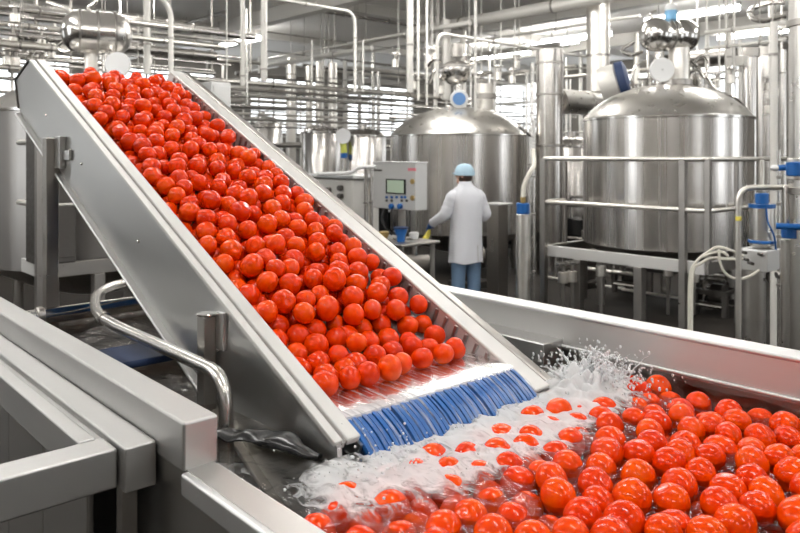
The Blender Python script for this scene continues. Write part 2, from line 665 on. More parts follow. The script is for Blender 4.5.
cvr = thing('incline_conveyor', 'steep stainless steel conveyor carrying tomatoes up out of the water', 'conveyor', (1.25, 2.2, .9))
END = [(2.40, 0), (2.56, -.146), (2.465, -.238)]
XL, XR_ = .90, 1.612                                                   # outer faces of the two side frames
lf = slab(MB(), XL + .004, XL + .016, [(-.10, -.25), (.055, 0)] + END + [(2.44, -.25)]).build('side_plate', 'sheet', cvr)
b = MB()
cbox(b, XL, XL + .022, .060, 2.40, -.004, .008, .002)
cbox(b, XL + .022, XL + .030, .060, 2.40, -.014, .000, .001)
cbox(b, XL + .028, XL + .066, .055, 2.40, -.006, .011, .003)
b.build('top_flange', 'bright_plate', lf)
b = MB()
cbox(b, XL - .018, XL + .016, -.05, 2.44, -.262, -.250, .003)
b.build('bottom_flange', 'rim_steel', lf)
b = slab(MB(), XL - .002, XL + .07, [(2.40, .004), (2.408, .008), (2.572, -.146), (2.56, -.146)])
slab(b, XL - .002, XL + .07, [(2.56, -.146), (2.572, -.146), (2.472, -.245), (2.462, -.238)])
b.build('end_strip', 'dark_steel', lf)
slab(MB(), XL + .055, XL + .063, [(.04, -.08), (.04, 0), (2.40, 0), (2.40, -.10)]).build('inner_guard', 'sheet', lf)
for q in (.55, 1.1, 1.65, 2.1):
    MB().ball(cv(XL + .004, q, -.12), .006, 8).build('rivet', 'polished', lf)
rf = slab(MB(), XR_ - .016, XR_ - .004, [(-.10, -.25), (.035, 0), (2.40, 0), (2.52, -.12), (2.44, -.25)]).build('side_plate', 'sheet', cvr)
b = MB()
cbox(b, XR_ - .094, XR_ - .034, .02, 2.40, -.004, .009, .003)
cbox(b, XR_ - .036, XR_ - .024, .02, 2.40, -.014, .000, .001)
b.build('top_flange', 'bright_plate', rf)
cbox(MB(), XR_ - .026, XR_ + .006, .02, 2.40, -.012, .006, .004).build('outer_rim', 'frame_steel', rf)
slab(MB(), XR_ - .090, XR_ - .082, [(.04, -.08), (.04, 0), (2.40, 0), (2.46, -.11)]).build('inner_guard', 'bright_plate', rf)
b = MB()
for i in range(54):
    q = .06 + i * .043
    cbox(b, XR_ - .096, XR_ - .088, q, q + .013, -.07, -.006, .002)
b.build('guard_ribs', 'frame_steel', rf)
# carrying deck of the belt, level lip and wet blue nose
BN = -.080
BX0, BX1 = XL + .062, XR_ - .090
cbox(MB(), BX0, BX1, .295, 2.40, BN - .03, BN).build('belt_deck', 'belt_grey', cvr)
b = MB()
b.prism([(BX0, 1.232, 1.306), (BX0, 1.236, 1.3175), (BX0, 1.30, 1.320), (BX0, 1.425, 1.322), (BX0, 1.425, 1.306)], (BX1 - BX0, 0, 0))
b.build('lip_plate', 'rim_steel', cvr)
nose = [(1.262, 1.316), (1.240, 1.3145), (1.222, 1.308), (1.200, 1.2965), (1.178, 1.283), (1.160, 1.268), (1.142, 1.249), (1.128, 1.222), (1.122, 1.17)]
b = MB()
NR = 40
PW = (BX1 - BX0) / NR
for i in range(NR):
    x0 = BX0 + i * PW
    x1 = x0 + PW * (.74 if (i % 9) != 8 else .40)
    dz = 0.0018 * (i % 2)
    outer = [Vector((x0, y, z + dz)) for y, z in nose]
    inner = [Vector((x0, y + .014, z - .012)) for y, z in nose][::-1]
    b.prism(outer + inner, (x1 - x0, 0, 0))
bl = b.build('blue_belt', 'blue_plastic', cvr)
b = MB()
b.prism([Vector((BX0, y + .009, z - .008)) for y, z in nose] + [Vector((BX0, y + .02, z - .02)) for y, z in nose][::-1], (BX1 - BX0, 0, 0))
b.build('belt_hinges', 'navy', bl)
cbox(MB(), BX0, BX1, .02, 2.38, -.225, -.205).build('return_belt', 'blue_plastic', cvr)
# legs, brackets
MB().box((.852, 2.920, .53), (.8985, 2.968, 1.945), .004).build('leg', 'frame_steel', cvr)
MB().box((1.613, 2.920, .53), (1.66, 2.968, 2.05), .004).build('leg', 'frame_steel', cvr)
b = MB()
b.box((.880, 2.86, 1.83), (.9035, 2.92, 1.95), .003)
b.box((.892, 2.79, 1.86), (.9035, 2.87, 1.90), .003)
b.build('bracket', 'sheet', cvr)
MB().box((.862, 1.685, .53), (.898, 1.725, 1.472), .004).build('support_post', 'frame_steel', cvr)
MB().cyl((.880, 1.705, 1.472), (.880, 1.705, 1.479), .026).build('post_cap', 'polished', cvr)
MB().box((.893, 1.645, 1.39), (.904, 1.684, 1.485), .002).build('hinge_plate', 'sheet', cvr)

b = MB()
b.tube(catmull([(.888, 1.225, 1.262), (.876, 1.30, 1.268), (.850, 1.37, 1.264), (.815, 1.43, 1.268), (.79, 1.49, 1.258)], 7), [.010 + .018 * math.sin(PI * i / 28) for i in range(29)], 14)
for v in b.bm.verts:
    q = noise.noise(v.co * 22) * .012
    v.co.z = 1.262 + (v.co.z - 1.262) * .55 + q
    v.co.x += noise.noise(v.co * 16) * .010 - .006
b.build('black_strip', 'black_rubber', cvr)  # lumpy black strip at the waterline beside the left side plate

# rinse pipe inside the flume
path = fillet([(.82, 1.487, 1.02), (.82, 1.500, 1.378), (.82, 2.15, 1.378)], .075)[:-1] + catmull([(.82, 2.15, 1.378), (.835, 2.32, 1.378), (.89, 2.52, 1.378), (.985, 2.73, 1.378), (1.14, 2.86, 1.378), (1.45, 2.89, 1.378)])
rp = tag(MB().tube(path, .0165, 16).build('rinse_pipe', 'pipe_steel'), 'bent stainless pipe curving beside the conveyor plate into the flume water', 'pipe')
for i in (14, 46):
    p = path[i]
    q = path[i + 1]
    d = (q - p).normalized()
    MB().cyl(p - d * .012, p + d * .012, .021, 16).build('clamp', 'polished', rp)
tag(MB().box((.69, 2.06, 1.268), (1.16, 2.26, 1.290), .008).build('floating_strip', 'navy'), 'dark blue plastic strip lying at the waterline under the conveyor plate', 'strip')
hp = tag(MB().cyl((.665, 2.86, 1.288), (1.75, 2.86, 1.288), .030).build('drain_pipe', 'polished'), 'thick horizontal steel pipe crossing the far end of the flume low over the water', 'pipe')
MB().cyl((.80, 2.86, 1.288), (.825, 2.86, 1.288), .038).build('clamp', 'frame_steel', hp)

# ------------------------------------------------------------------ tomatoes
def tomato_mesh(seed, useg=24, vseg=14):
    rr = random.Random(seed)
    bm = bmesh.new()
    bmesh.ops.create_uvsphere(bm, u_segments=useg, v_segments=vseg, radius=1.0)
    lob = rr.choice((4, 5, 5, 6))
    ph = rr.uniform(0, 6)
    amp = rr.uniform(.008, .03)
    flat = rr.uniform(.90, .99)
    for v in bm.verts:
        x, y, z = v.co
        th = math.atan2(y, x)
        rad = math.hypot(x, y)
        k = 1 + amp * math.cos(lob * th + ph) * rad * (0.4 + 0.6 * max(0, z))
        d = 0.13 * math.exp(-(rad / .24) ** 2) if z > 0 else 0.04 * math.exp(-(rad / .2) ** 2)
        nn = noise.noise(Vector((x * 1.1 + seed * 7, y * 1.1, z * 1.1))) * .05
        v.co = Vector((x * (k + nn), y * (k + nn), (z * flat - math.copysign(d, z))))
    me = bpy.data.meshes.new('tomato')
    bm.to_mesh(me)
    bm.free()
    for p in me.polygons:
        p.use_smooth = True
    me.materials.append(MATS['tomato_skin'])
    me.materials.append(MATS['stem_scar'])
    for p in me.polygons:
        c = p.center
        if c.z > 0 and math.hypot(c.x, c.y) < .10:
            p.material_index = 1
    return me
TM = [tomato_mesh(i) for i in range(5)]
TML = [tomato_mesh(i, 16, 10) for i in range(3)]

# --- heap on the belt: spheres dropped one at a time where they come to rest lowest
NMAX = 1300
cx = np.zeros(NMAX); cs = np.zeros(NMAX); ch = np.zeros(NMAX); cr = np.zeros(NMAX)
nb = 0
def hmax(s, x):
    t = min(1, max(0, (s - .28) / .25))
    e = min(1, max(0, (2.40 - s) / .25))
    m = min(1, max(0, min(x - XL - .07, XR_ - .10 - x) / .10))
    rt = min(1, max(0, (x - 1.33) / .14))
    return .040 + (.030 + .022 * m + .010 * t - .006 * rt) * t * (.3 + .7 * e)
def base(q):
    return max(0.0, .150 - .4664 * q)
# bottom layer: tight jittered rows, as fruit settles against the belt
row = 0
sv = .245
while sv < 2.36:
    xv = XL + .064 + .034 + (.033 if row % 2 else 0.0)
    while xv < XR_ - .099 - .033:
        if R_.uniform() > (.10 if sv < .6 else .05):
            r = float(R_.uniform(.0285, .0335))
            cx[nb], cs[nb] = np.clip(xv + R_.normal(0, .009), XL + .064 + r, XR_ - .099 - r), sv + R_.normal(0, .008) + (.018 * math.sin(xv * 11) if row else 0)
            ch[nb], cr[nb] = r + abs(R_.normal(0, .002)) + base(cs[nb]), r
            nb += 1
        xv += .0645
    sv += .0570
    row += 1
fails = 0
while nb < NMAX and fails < 25:
    r = float(R_.uniform(.0280, .0345))
    X = R_.uniform(XL + .064 + r, XR_ - .099 - r, 500)
    S = R_.uniform(.235, 2.37, 500)
    H = np.full(500, r)
    if nb:
        d2 = (X[:, None] - cx[None, :nb]) ** 2 + (S[:, None] - cs[None, :nb]) ** 2
        q = (cr[None, :nb] + r) ** 2 * .95 - d2
        hh = np.where(q > 0, ch[None, :nb] + np.sqrt(np.maximum(q, 0)), 0)
        H = np.maximum(H, hh.max(axis=1))
    lim = np.array([hmax(q, p_) + base(q) for q, p_ in zip(S, X)])
    H = np.maximum(H, r + np.maximum(0, .150 - .4664 * S))
    score = H - lim
    ok_ = score < 0
    if not ok_.any():
        fails += 1
        continue
    # keep the first layer tight: prefer the candidate lying closest to its neighbours
    if nb:
        dn = np.sqrt(np.sort(d2, axis=1)[:, :3]).sum(axis=1) if nb >= 3 else np.sqrt(d2).min(axis=1)
    else:
        dn = np.zeros(500)
    cost = np.where(ok_, H + .12 * np.minimum(dn, .6), 9)
    i = int(np.argmin(cost))
    cx[nb], cs[nb], ch[nb], cr[nb] = X[i], S[i], H[i], r
    nb += 1
cen = np.array([list(cv(cx[i], cs[i], BN + ch[i])) for i in range(nb)])
rad = cr[:nb].copy()
# how much of each the camera can see
cam = np.array([0, 0, CAMZ])
def seen(cen, rad):
    vis = np.zeros(len(rad))
    dirs = []
    for k in range(40):
        z = 1 - 2 * (k + .5) / 40
        a = k * 2.39996
        q = math.sqrt(1 - z * z)
        dirs.append((q * math.cos(a), q * math.sin(a), z))
    dirs = np.array(dirs)
    for i in range(len(rad)):
        toc = cam - cen[i]
        toc /= np.linalg.norm(toc)
        dd = dirs[dirs @ toc > .15]
        p = cen[i] + dd * rad[i] * 1.01
        v = cam - p
        Ln = np.linalg.norm(v, axis=1, keepdims=True)
        v = v / Ln
        near = np.where(np.linalg.norm(cen - cen[i], axis=1) < .35)[0]
        near = near[near != i]
        w = cen[near][None] - p[:, None]
        t = (w * v[:, None]).sum(-1)
        dist2 = (w ** 2).sum(-1) - t ** 2
        blocked = ((t > 0) & (dist2 < rad[near][None] ** 2)).any(axis=1)
        vis[i] = 1 - blocked.mean()
    return vis
bvis = seen(cen, rad)

# --- floating tomatoes
def float_ok(x, y):
    # near edge of the foam: the belt drops fresh water there and pushes the fruit away
    if y > (1.10 if x < 1.62 else 1.16):
        return False
    left = .70 + max(0, y - 1.0) * 1.3
    if x < left:
        return False
    return True
fx, fy, frd = [], [], []
tries = 0
while len(fx) < 330 and tries < 30000:
    tries += 1
    x, y = R_.uniform(.70, 1.83), R_.uniform(.20, 1.155)
    if not float_ok(x, y):
        continue
    foam = max(0, (y - .90) / .2)
    if x < 1.52 and R_.uniform() < foam * .35:
        continue
    if ((x - 1.69) / .14) ** 2 + ((y - 1.12) / .13) ** 2 < 1:
        continue
    r = R_.uniform(.0310, .0370)
    if all((a - x) ** 2 + (c - y) ** 2 >= ((q + r) * .85) ** 2 for a, c, q in zip(fx, fy, frd)):
        fx.append(x); fy.append(y); frd.append(r)
fx, fy, frd = np.array(fx), np.array(fy), np.array(frd)
nf = len(fx)
# how deep each one rides: higher where they crowd at the far right and near, sunk towards the foam
ride = np.zeros(nf)
for i in range(nf):
    t = min(1, max(0, (fx[i] - 1.0) / .45 + (.62 - fy[i]) * .5)) - .35 * (fx[i] < 1.0) * (fy[i] > .85)
    ride[i] = -.021 + .013 * t + .012 * (fy[i] < .88) + R_.normal(0, .008)
fcen = np.stack([fx, fy, ZW + ride], axis=1)
home = fcen.copy()
for it in range(120):                                               # let the fruit push one another apart
    d = fcen[:, None] - fcen[None]
    L = np.linalg.norm(d, axis=2) + np.eye(nf) * 9
    pen = np.maximum(0, (frd[:, None] + frd[None]) * .96 - L)
    mv = (d / L[..., None] * pen[..., None] * .4).sum(1)
    fcen += mv * np.array([1, 1, .35])
    fcen[:, 0] = np.clip(fcen[:, 0], .665 + frd, 1.865 - frd)
    fcen[:, 1] = np.minimum(fcen[:, 1], np.where(fcen[:, 0] < 1.64, 1.095, 1.17))
    fcen[:, 2] = np.clip(fcen[:, 2], ZW - .034, ZW + .003)

cand = []                                                            # (apparent size, kind, index)
for i in range(nb):
    if bvis[i] > .08:
        cand.append((rad[i] / depth_of(cen[i]) * min(1, .35 + bvis[i]), 'belt', i))
def in_frame(p):
    d = depth_of(p)
    v = HV + (CAMZ - p[2]) / d * FPX
    return -15 < cu_of(p) < 820 and v < 550
for i in range(nf):
    if in_frame(fcen[i]):
        cand.append((frd[i] / depth_of(fcen[i]), 'float', i))
cand.sort(reverse=True)
solo = cand[:322]
solo_b = {i for _, k, i in solo if k == 'belt'}
solo_f = {i for _, k, i in solo if k == 'float'}
print('TOMATOES belt', nb, 'visible', int((bvis > .08).sum()), 'floating', nf, 'solo', len(solo_b), len(solo_f))

def put_tomato(c, r, label, group, upright=False):
    o = bpy.data.objects.new('tomato', random.choice(TM))
    COL.objects.link(o)
    o.location = Vector(c)
    s = r * random.uniform(.98, 1.03)
    o.scale = (s, s, s)
    o.rotation_euler = (random.gauss(0, 1.0), random.gauss(0, 1.0), random.uniform(0, 6.28))
    tag(o, label, 'tomato', group)
    return o

for i in sorted(solo_b):
    x, s = cx[i], cs[i]
    if s < .30:
        lb, g = 'red tomato in the lowest row, just above the wet steel lip of the conveyor', 'tomatoes in the lowest row of the belt'
    elif x < 1.05:
        lb, g = 'red tomato lying along the left side plate of the conveyor', 'tomatoes along the left side of the belt'
    elif x > 1.43:
        lb, g = 'red tomato lying against the ribbed right guard of the conveyor', 'tomatoes along the right side of the belt'
    else:
        lb, g = 'red tomato amid the heap in the middle of the conveyor\'s lower stretch', 'tomatoes in the middle of the lower belt'
    put_tomato(cen[i], rad[i], lb, g)

for i in range(nf):
    if i not in solo_f and not in_frame(fcen[i]):
        continue
    x, y = fcen[i][0], fcen[i][1]
    if y > .98 and x < 1.62:
        lb, g = 'red tomato half sunk in white foam in front of the blue belt', 'tomatoes in the foam by the belt'
    elif x > 1.62:
        lb, g = 'red tomato floating in the crowd along the flume\'s right wall', 'tomatoes along the right flume wall'
    elif x < .92:
        lb, g = 'red tomato floating close to the flume\'s left steel ledge', 'tomatoes by the left ledge'
    else:
        lb, g = 'red tomato floating amid the crowd in the middle of the flume', 'tomatoes in the middle of the flume'
    put_tomato(fcen[i], frd[i], lb, g)

def heap(name, items, label, mats=('tomato_skin',)):
    allv, allf = [], []
    off = 0
    for c, r in items:
        me = random.choice(TML)
        M = Matrix.Rotation(random.gauss(0, 1), 3, 'X') @ Matrix.Rotation(random.uniform(0, 6.28), 3, 'Z')
        for v in me.vertices:
            allv.append(tuple(M @ v.co * r + Vector(c)))
        for p in me.polygons:
            allf.append(tuple(j + off for j in p.vertices))
        off += len(me.vertices)
    me = bpy.data.meshes.new(name)
    me.from_pydata(allv, [], allf)
    for p in me.polygons:
        p.use_smooth = True
    me.materials.append(MATS['tomato_skin'])
    o = bpy.data.objects.new(name, me)
    COL.objects.link(o)
    return tag(o, label, 'tomatoes', None, 'stuff')
heap('tomato_heap', [(cen[i], rad[i]) for i in range(nb) if i not in solo_b], 'rest of the red tomato heap packed on the conveyor\'s upper stretch')
sunk = []
tries = 0
while len(sunk) < 210 and tries < 20000:
    tries += 1
    x, y = R_.uniform(.71, 1.86), R_.uniform(.15, 1.08)
    if x < .71 + max(0, y - 1.0) * .9:
        continue
    r = R_.uniform(.031, .036)
    z = ZW - R_.uniform(.062, .080)
    if all((a[0] - x) ** 2 + (a[1] - y) ** 2 + (a[2] - z) ** 2 > (2 * r * .97) ** 2 for a, q in sunk) and \
       (np.linalg.norm(fcen - np.array([x, y, z]), axis=1) > (frd + r) * .93).all():
        sunk.append(((x, y, z), r))
heap('sunken_tomatoes', sunk, 'red tomatoes sunk under the water below the floating ones')

# ------------------------------------------------------------------ water
def gauss(x, c, w):
    return math.exp(-((x - c) / w) ** 2)
def foam_density(x, y):
    f = 0.0
    # curtain falling from the belt nose
    if .95 < x < 1.60:
        f += .75 * gauss(y, 1.12, .10)
    f += .50 * gauss(x, 1.00, .20) * gauss(y, 1.03, .13)
    f += .52 * gauss(x, 1.34, .26) * gauss(y, 1.00, .11)
    f += 1.0 * gauss(x, 1.69, .15) * gauss(y, 1.12, .15)            # jet at the right tip
    f += .52 * gauss(x, .88, .10) * gauss(y, 1.14, .10)
    f += .45 * gauss(x, .71, .05) * gauss(y, 1.33, .15)
    f += .30 * gauss(x, .78, .10) * gauss(y, 1.05, .12)
    f += .05 * gauss(y, .80, .18)
    return min(f, .66 + .30 * gauss(x, 1.69, .14) * gauss(y, 1.12, .13))
xs = np.linspace(.653, 1.931, 190)
ys = np.concatenate([np.linspace(-.79, .2, 60), np.linspace(.207, 1.6, 205), np.linspace(1.61, YF1 - .001, 90)])
vs, fo = [], []
for y in ys:
    for x in xs:
        f = foam_density(x, y)
        z = ZW
        z += .0055 * noise.noise(Vector((x * 14, y * 11, 0))) + .0040 * noise.noise(Vector((x * 33, y * 29, 3)))
        turb = f
        z += turb * (.016 * noise.noise(Vector((x * 19, y * 15, 8))) + .010 * noise.noise(Vector((x * 45, y * 40, 9))) + .010)
        z += .065 * gauss(x, 1.69, .11) * gauss(y, 1.12, .10) * (.6 + .8 * noise.noise(Vector((x * 40, y * 40, 5))))
        vs.append((x, y, z))
        fo.append(f)
nx, ny = len(xs), len(ys)
fc = [(j * nx + i, j * nx + i + 1, (j + 1) * nx + i + 1, (j + 1) * nx + i) for j in range(ny - 1) for i in range(nx - 1)]
me = bpy.data.meshes.new('wash_water')
me.from_pydata(vs, [], fc)
at = me.attributes.new('foam', 'FLOAT', 'POINT')
at.data.foreach_set('value', fo)
for p in me.polygons:
    p.use_smooth = True
me.materials.append(MATS['water'])
wo = bpy.data.objects.new('wash_water', me)
COL.objects.link(wo)
tag(wo, 'churning wash water with white foam filling the steel flume', 'water', None, 'stuff')

# sheet of water sliding over lip and nose
prof = [(1.40, 1.3250), (1.34, 1.3250), (1.30, 1.3240)] + [(y - .004, z + .006) for y, z in nose[1:8]]
vs, fc = [], []
fxs = np.linspace(BX0 + .002, BX1 - .002, 60)
for j, (y, z) in enumerate(prof):
    for x in fxs:
        w = .0015 * noise.noise(Vector((x * 30, j * .4, 2)))
        vs.append((x, y - abs(w) * .5, z + w * .6))
for j in range(len(prof) - 1):
    for i in range(len(fxs) - 1):
        a = j * len(fxs) + i
        fc.append((a, a + 1, a + 1 + len(fxs), a + len(fxs)))
me = bpy.data.meshes.new('water_film')
me.from_pydata(vs, [], fc)
for p in me.polygons:
    p.use_smooth = True
me.materials.append(MATS['water_film'])
o = bpy.data.objects.new('water_film', me)
COL.objects.link(o)
tag(o, 'thin sheet of white water streaming over the conveyor lip and blue belt', 'water', None, 'stuff')

# splash thrown up beside the right tip of the conveyor
b = MB()
rr = random.Random(11)
src = Vector((1.665, 1.11, 1.275))
for i in range(70):
    a = rr.uniform(-.5, 1.9)
    el = rr.uniform(.25, 1.2)
    sp = rr.uniform(.06, .19)
    base = src + Vector((rr.uniform(-.05, .14), rr.uniform(-.07, .08), -.012))
    d = Vector((math.cos(a) * math.cos(el), math.sin(a) * math.cos(el) * .7, math.sin(el) * .8))
    pts = []
    for k in range(6):
        t = k / 5
        pts.append(base + d * sp * t + Vector((rr.gauss(0, .002), rr.gauss(0, .002), -.05 * t * t)))
    w = rr.uniform(.003, .008)
    b.tube(pts, [w * (1 - .8 * k / 5) * rr.uniform(.6, 1.4) for k in range(6)], 6)
for i in range(900):
    a = rr.uniform(-2.2, 2.4)
    q = abs(rr.gauss(0, .11))
    p = src + Vector((math.cos(a) * q * 1.2 + .04, math.sin(a) * q, abs(rr.gauss(0, .045)) * max(.15, 1 - q / .3)))
    if p.x > 1.89:
        continue
    s = rr.choice((.0012, .0015, .002, .0025, .003, .004))
    b.drop(p, s, rr.uniform(.8, 1.8))
for i in range(60):                                                 # foamy lumps round the tip
    a = rr.uniform(0, 6.28)
    q = abs(rr.gauss(0, .07))
    p = src + Vector((math.cos(a) * q * 1.1 + .04, math.sin(a) * q * .8, rr.uniform(-.01, .03) - q * .15))
    if p.x < 1.62 and p.y > 1.10:
        continue
    b.drop(p, rr.uniform(.004, .011), .8)
sp = b.build('splash', 'spray')
tag(sp, 'burst of white spray thrown up beside the conveyor\'s right foot', 'splash', None, 'stuff')
b = MB()
for i in range(22):
    p = Vector((rr.gauss(.94, .05), rr.gauss(1.09, .035), 1.262 + abs(rr.gauss(0, .012))))
    b.drop(p, rr.uniform(.002, .006), .6)
for i in range(90):
    p = Vector((rr.gauss(.95, .10), rr.gauss(1.08, .06), 1.268 + abs(rr.gauss(0, .02))))
    b.drop(p, rr.choice((.0015, .002, .003)))
sp = b.build('splash', 'spray')
tag(sp, 'low white froth where the conveyor\'s left foot meets the water', 'splash', None, 'stuff')

# ------------------------------------------------------------------ tanks
def dome_prof(R, z0, h, n=10):
    return [(R * math.cos(t * PI / 2 / n), z0 + h * math.sin(t * PI / 2 / n)) for t in range(n)] + [(0.0, z0 + h)]

def big_tank(c, R, z0, z1, zp, label, shell_mat='tank_steel'):
    x, y = c
    t = thing('process_tank', label, 'tank', (x, y, 0))
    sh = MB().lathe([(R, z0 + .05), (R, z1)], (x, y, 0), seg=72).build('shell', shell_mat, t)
    MB().lathe([(0.06, z0 - .34), (.3 * R, z0 - .30), (.62 * R, z0 - .18), (.86 * R, z0 - .05), (R, z0 + .05)], (x, y, 0), seg=64).build('bottom_dish', 'frame_steel', t)
    dm = MB().lathe([(R + .012, z1 - .02), (R + .014, z1), (R * .99, z1 + .012)] + [(R * .99 * math.sin(q) / math.sin(1.12), z1 + .012 + (zp - z1 - .012) * (math.cos(q) - math.cos(1.12)) / (1 - math.cos(1.12))) for q in [1.12 * (1 - k / 14) for k in range(1, 14)]] + [(0, zp)], (x, y, 0), seg=72).build('dome', 'dome_steel', t)
    MB().lathe([(R, z1 - .035), (R + .018, z1 - .03), (R + .018, z1 - .008), (R, z1 - .004)], (x, y, 0), seg=72).build('weld_band', 'polished', sh)
    for k in range(4):
        a = PI / 4 + k * PI / 2
        px, py = x + math.cos(a) * R * .80, y + math.sin(a) * R * .80
        MB().cyl((px, py, 0), (px, py, z0 + .02), .05, 14).build('leg', 'frame_steel', t)
    MB().cyl((x, y, z0 - .62), (x, y, z0 - .33), .06, 16).build('outlet', 'polished', t)
    return t

def capsule(t, c, L, R, axis):
    """horizontal pressure pot: barrel, two end caps, clamp rings, lifting lug"""
    ax = Vector(axis).normalized()
    c = Vector(c)
    pr = [(R * .98 * math.cos(a * PI / 16), -math.sin(a * PI / 16) * R * .8 - L / 2) for a in range(7, -1, -1)]
    pr2 = [(R * .98 * math.cos(a * PI / 16), math.sin(a * PI / 16) * R * .8 + L / 2) for a in range(0, 8)]
    ba = MB().lathe([(R, -L / 2), (R, L / 2)], c, ax, 40).build('overhead_pot', 'polished', t)
    MB().lathe([(0, -R * .8 - L / 2)] + pr, c, ax, 40).build('end_cap', 'polished', ba)
    MB().lathe(pr2 + [(0, R * .8 + L / 2)], c, ax, 40).build('end_cap', 'dome_steel', ba)
    b = MB()
    for s in (-L / 2, 0, L / 2):
        b.lathe([(R, s - .012), (R + .014, s - .01), (R + .014, s + .01), (R, s + .012)], c, ax, 40)
    b.build('clamp_ring', 'frame_steel', ba)
    return ba

def disc(t, name, p, r, thick, axis, mat, hub=None, hubmat='pale_paint'):
    ax = Vector(axis).normalized()
    p = Vector(p)
    o = MB().cyl(p, p + ax * thick, r, 32).build(name, mat, t)
    if hub:
        MB().cyl(p + ax * thick, p + ax * (thick + .012), hub, 20).build('dial', hubmat, o)
    return o
TOCAM = (-FX, -FY, 0)
RIGHT = Vector((RX, RY, 0))

# right tank on its platform
TR = (8.62, 4.56)
tR = big_tank(TR, 1.005, .74, 2.34, 2.76, 'large domed stainless tank on the railed platform at right')
dR = 9.15
def prel(u, v, d):
    return pt(u, v, d)
axp = (RIGHT + Vector((FX, FY, 0)) * .25).normalized()
pc_ = pt(669, 35, dR)
pf = [(0, -.37)] + [(.215 * math.sin(PI * k / 10) ** .6 if k < 8 else .215 * (1 - .18 * (k - 7) / 3), -.37 + .185 * (1 - math.cos(PI * k / 10))) for k in range(1, 11)]
pot = MB().lathe(pf, pc_, axp, 40).build('overhead_pot', 'polished', tR)
MB().lathe([(r, -h) for r, h in pf], pc_, axp, 40).build('pot_half', 'polished', pot)
MB().lathe([(.17, -.016), (.19, -.014), (.19, .014), (.17, .016)], pc_, axp, 36).build('clamp_ring', 'frame_steel', pot)
MB().cyl(pt(679, 88, dR), pt(679, 48, dR), .125, 24).build('neck', 'pale_pipe', tR)
MB().cyl(pt(659, 90, dR), pt(659, 46, dR), .06, 20).build('neck', 'pipe_steel', tR)
MB().cyl(pt(677, 86, dR), pt(677, 80, dR), .19, 28).build('neck_flange', 'frame_steel', tR)
disc(tR, 'sight_disc', pt(661, 70, dR - .35), .145, .05, TOCAM, 'white_plastic', .012, 'panel_grey')
MB().tube([pt(661, 70, dR - .33), pt(662, 70, dR - .05)], .04, 10).build('disc_arm', 'pipe_steel', tR)
mo = MB().cyl(pt(671, 20, dR), pt(671, 10, dR), .075, 20).build('motor', 'light_blue', tR)
MB().ball(pt(671, 9, dR), .080, 16, (1, 1, .9)).build('motor_cap', 'white_plastic', mo)
MB().cyl(pt(671, 6, dR), pt(671, -12, dR), .02, 10).build('cable_gland', 'pale_pipe', mo)
MB().tube(catmull([pt(642, 52, dR), pt(630, 55, dR - .1), pt(622, 50, dR), pt(634, 42, dR)]), .022, 8).build('side_pipe', 'pipe_steel', tR)
MB().tube(catmull([pt(690, 60, dR), pt(705, 75, dR), pt(716, 90, dR), pt(735, 98, dR), pt(748, 112, dR + .2)]), .022, 8).build('dome_pipe', 'pipe_steel', tR)
MB().tube(catmull([pt(655, 21, dR), pt(650, 14, dR), pt(656, 11, dR)]), .015, 8).build('lifting_lug', 'pale_pipe', tR)
MB().cyl(pt(700, 88, dR), pt(700, 76, dR), .05, 14).build('nozzle', 'pipe_steel', tR)
for u, v0, v1, r in ((643, 92, 80, .05), (634, 95, 86, .04), (690, 86, 66, .07), (711, 96, 84, .035), (650, 90, 72, .035)):
    nz_ = MB().cyl(pt(u, v0, dR + .1), pt(u, v1, dR + .1), r, 14).build('nozzle', 'pipe_steel', tR)
    MB().cyl(pt(u, v1, dR + .1), pt(u, v1 - 2, dR + .1), r * 1.4, 14).build('cap', 'frame_steel', nz_)
for pp in ([(694, 62), (702, 56), (708, 62), (706, 76)], [(646, 60), (636, 66), (632, 78), (634, 88)], [(690, 72), (698, 70), (704, 78)]):
    MB().tube(catmull([pt(u, v, dR - .05) for u, v in pp]), .02, 8).build('side_pipe', 'pipe_steel', tR)

def platform(label, x0, x1, y0, y1, zd, rails, posts, legs, h=.13):
    """perimeter beams on legs with posts and rails"""
    t = thing('platform', label, 'platform', ((x0 + x1) / 2, (y0 + y1) / 2, 0))
    MB().box((x0 - .03, y0, zd - h), (x0 + .03, y1, zd), .006).build('front_beam', 'bright_plate', t)
    MB().box((x0, y0 - .03, zd - h), (x1, y0 + .03, zd), .006).build('side_beam', 'frame_steel', t)
    MB().box((x0, y1 - .03, zd - h), (x1, y1 + .03, zd), .006).build('side_beam', 'frame_steel', t)
    for (x, y) in legs:
        MB().box((x - .05, y - .05, 0), (x + .05, y + .05, zd - h), .006).build('leg', 'frame_steel', t)
    for (x, y, zt, w) in posts:
        MB().box((x - w, y - w, 0 if w > .03 else zd), (x + w, y + w, zt), .004).build('post', 'frame_steel', t)
    for z, pth in rails:
        MB().tube(fillet([(x, y, z) for x, y in pth], .12), .026, 12).build('rail', 'pale_pipe', t)
    return t
PX = 7.45
platform('grey railed steel platform around the right tank', PX, 9.75, 3.5, 5.52, .76,
         [(1.835, [(9.9, 3.44), (7.40, 3.44), (7.40, 5.56), (7.9, 5.56)]), (1.30, [(9.9, 3.44), (7.40, 3.44), (7.40, 5.56), (7.9, 5.56)])],
         [(7.40, 3.72, 1.835, .035), (7.42, 3.46, 1.835, .028), (8.05, 3.44, 1.835, .022), (7.40, 5.52, 1.835, .035), (7.9, 5.56, 1.835, .022)],
         [(7.45, 4.25), (7.45, 5.05), (9.7, 3.5), (9.7, 5.5), (8.3, 3.5), (8.2, 5.5)])

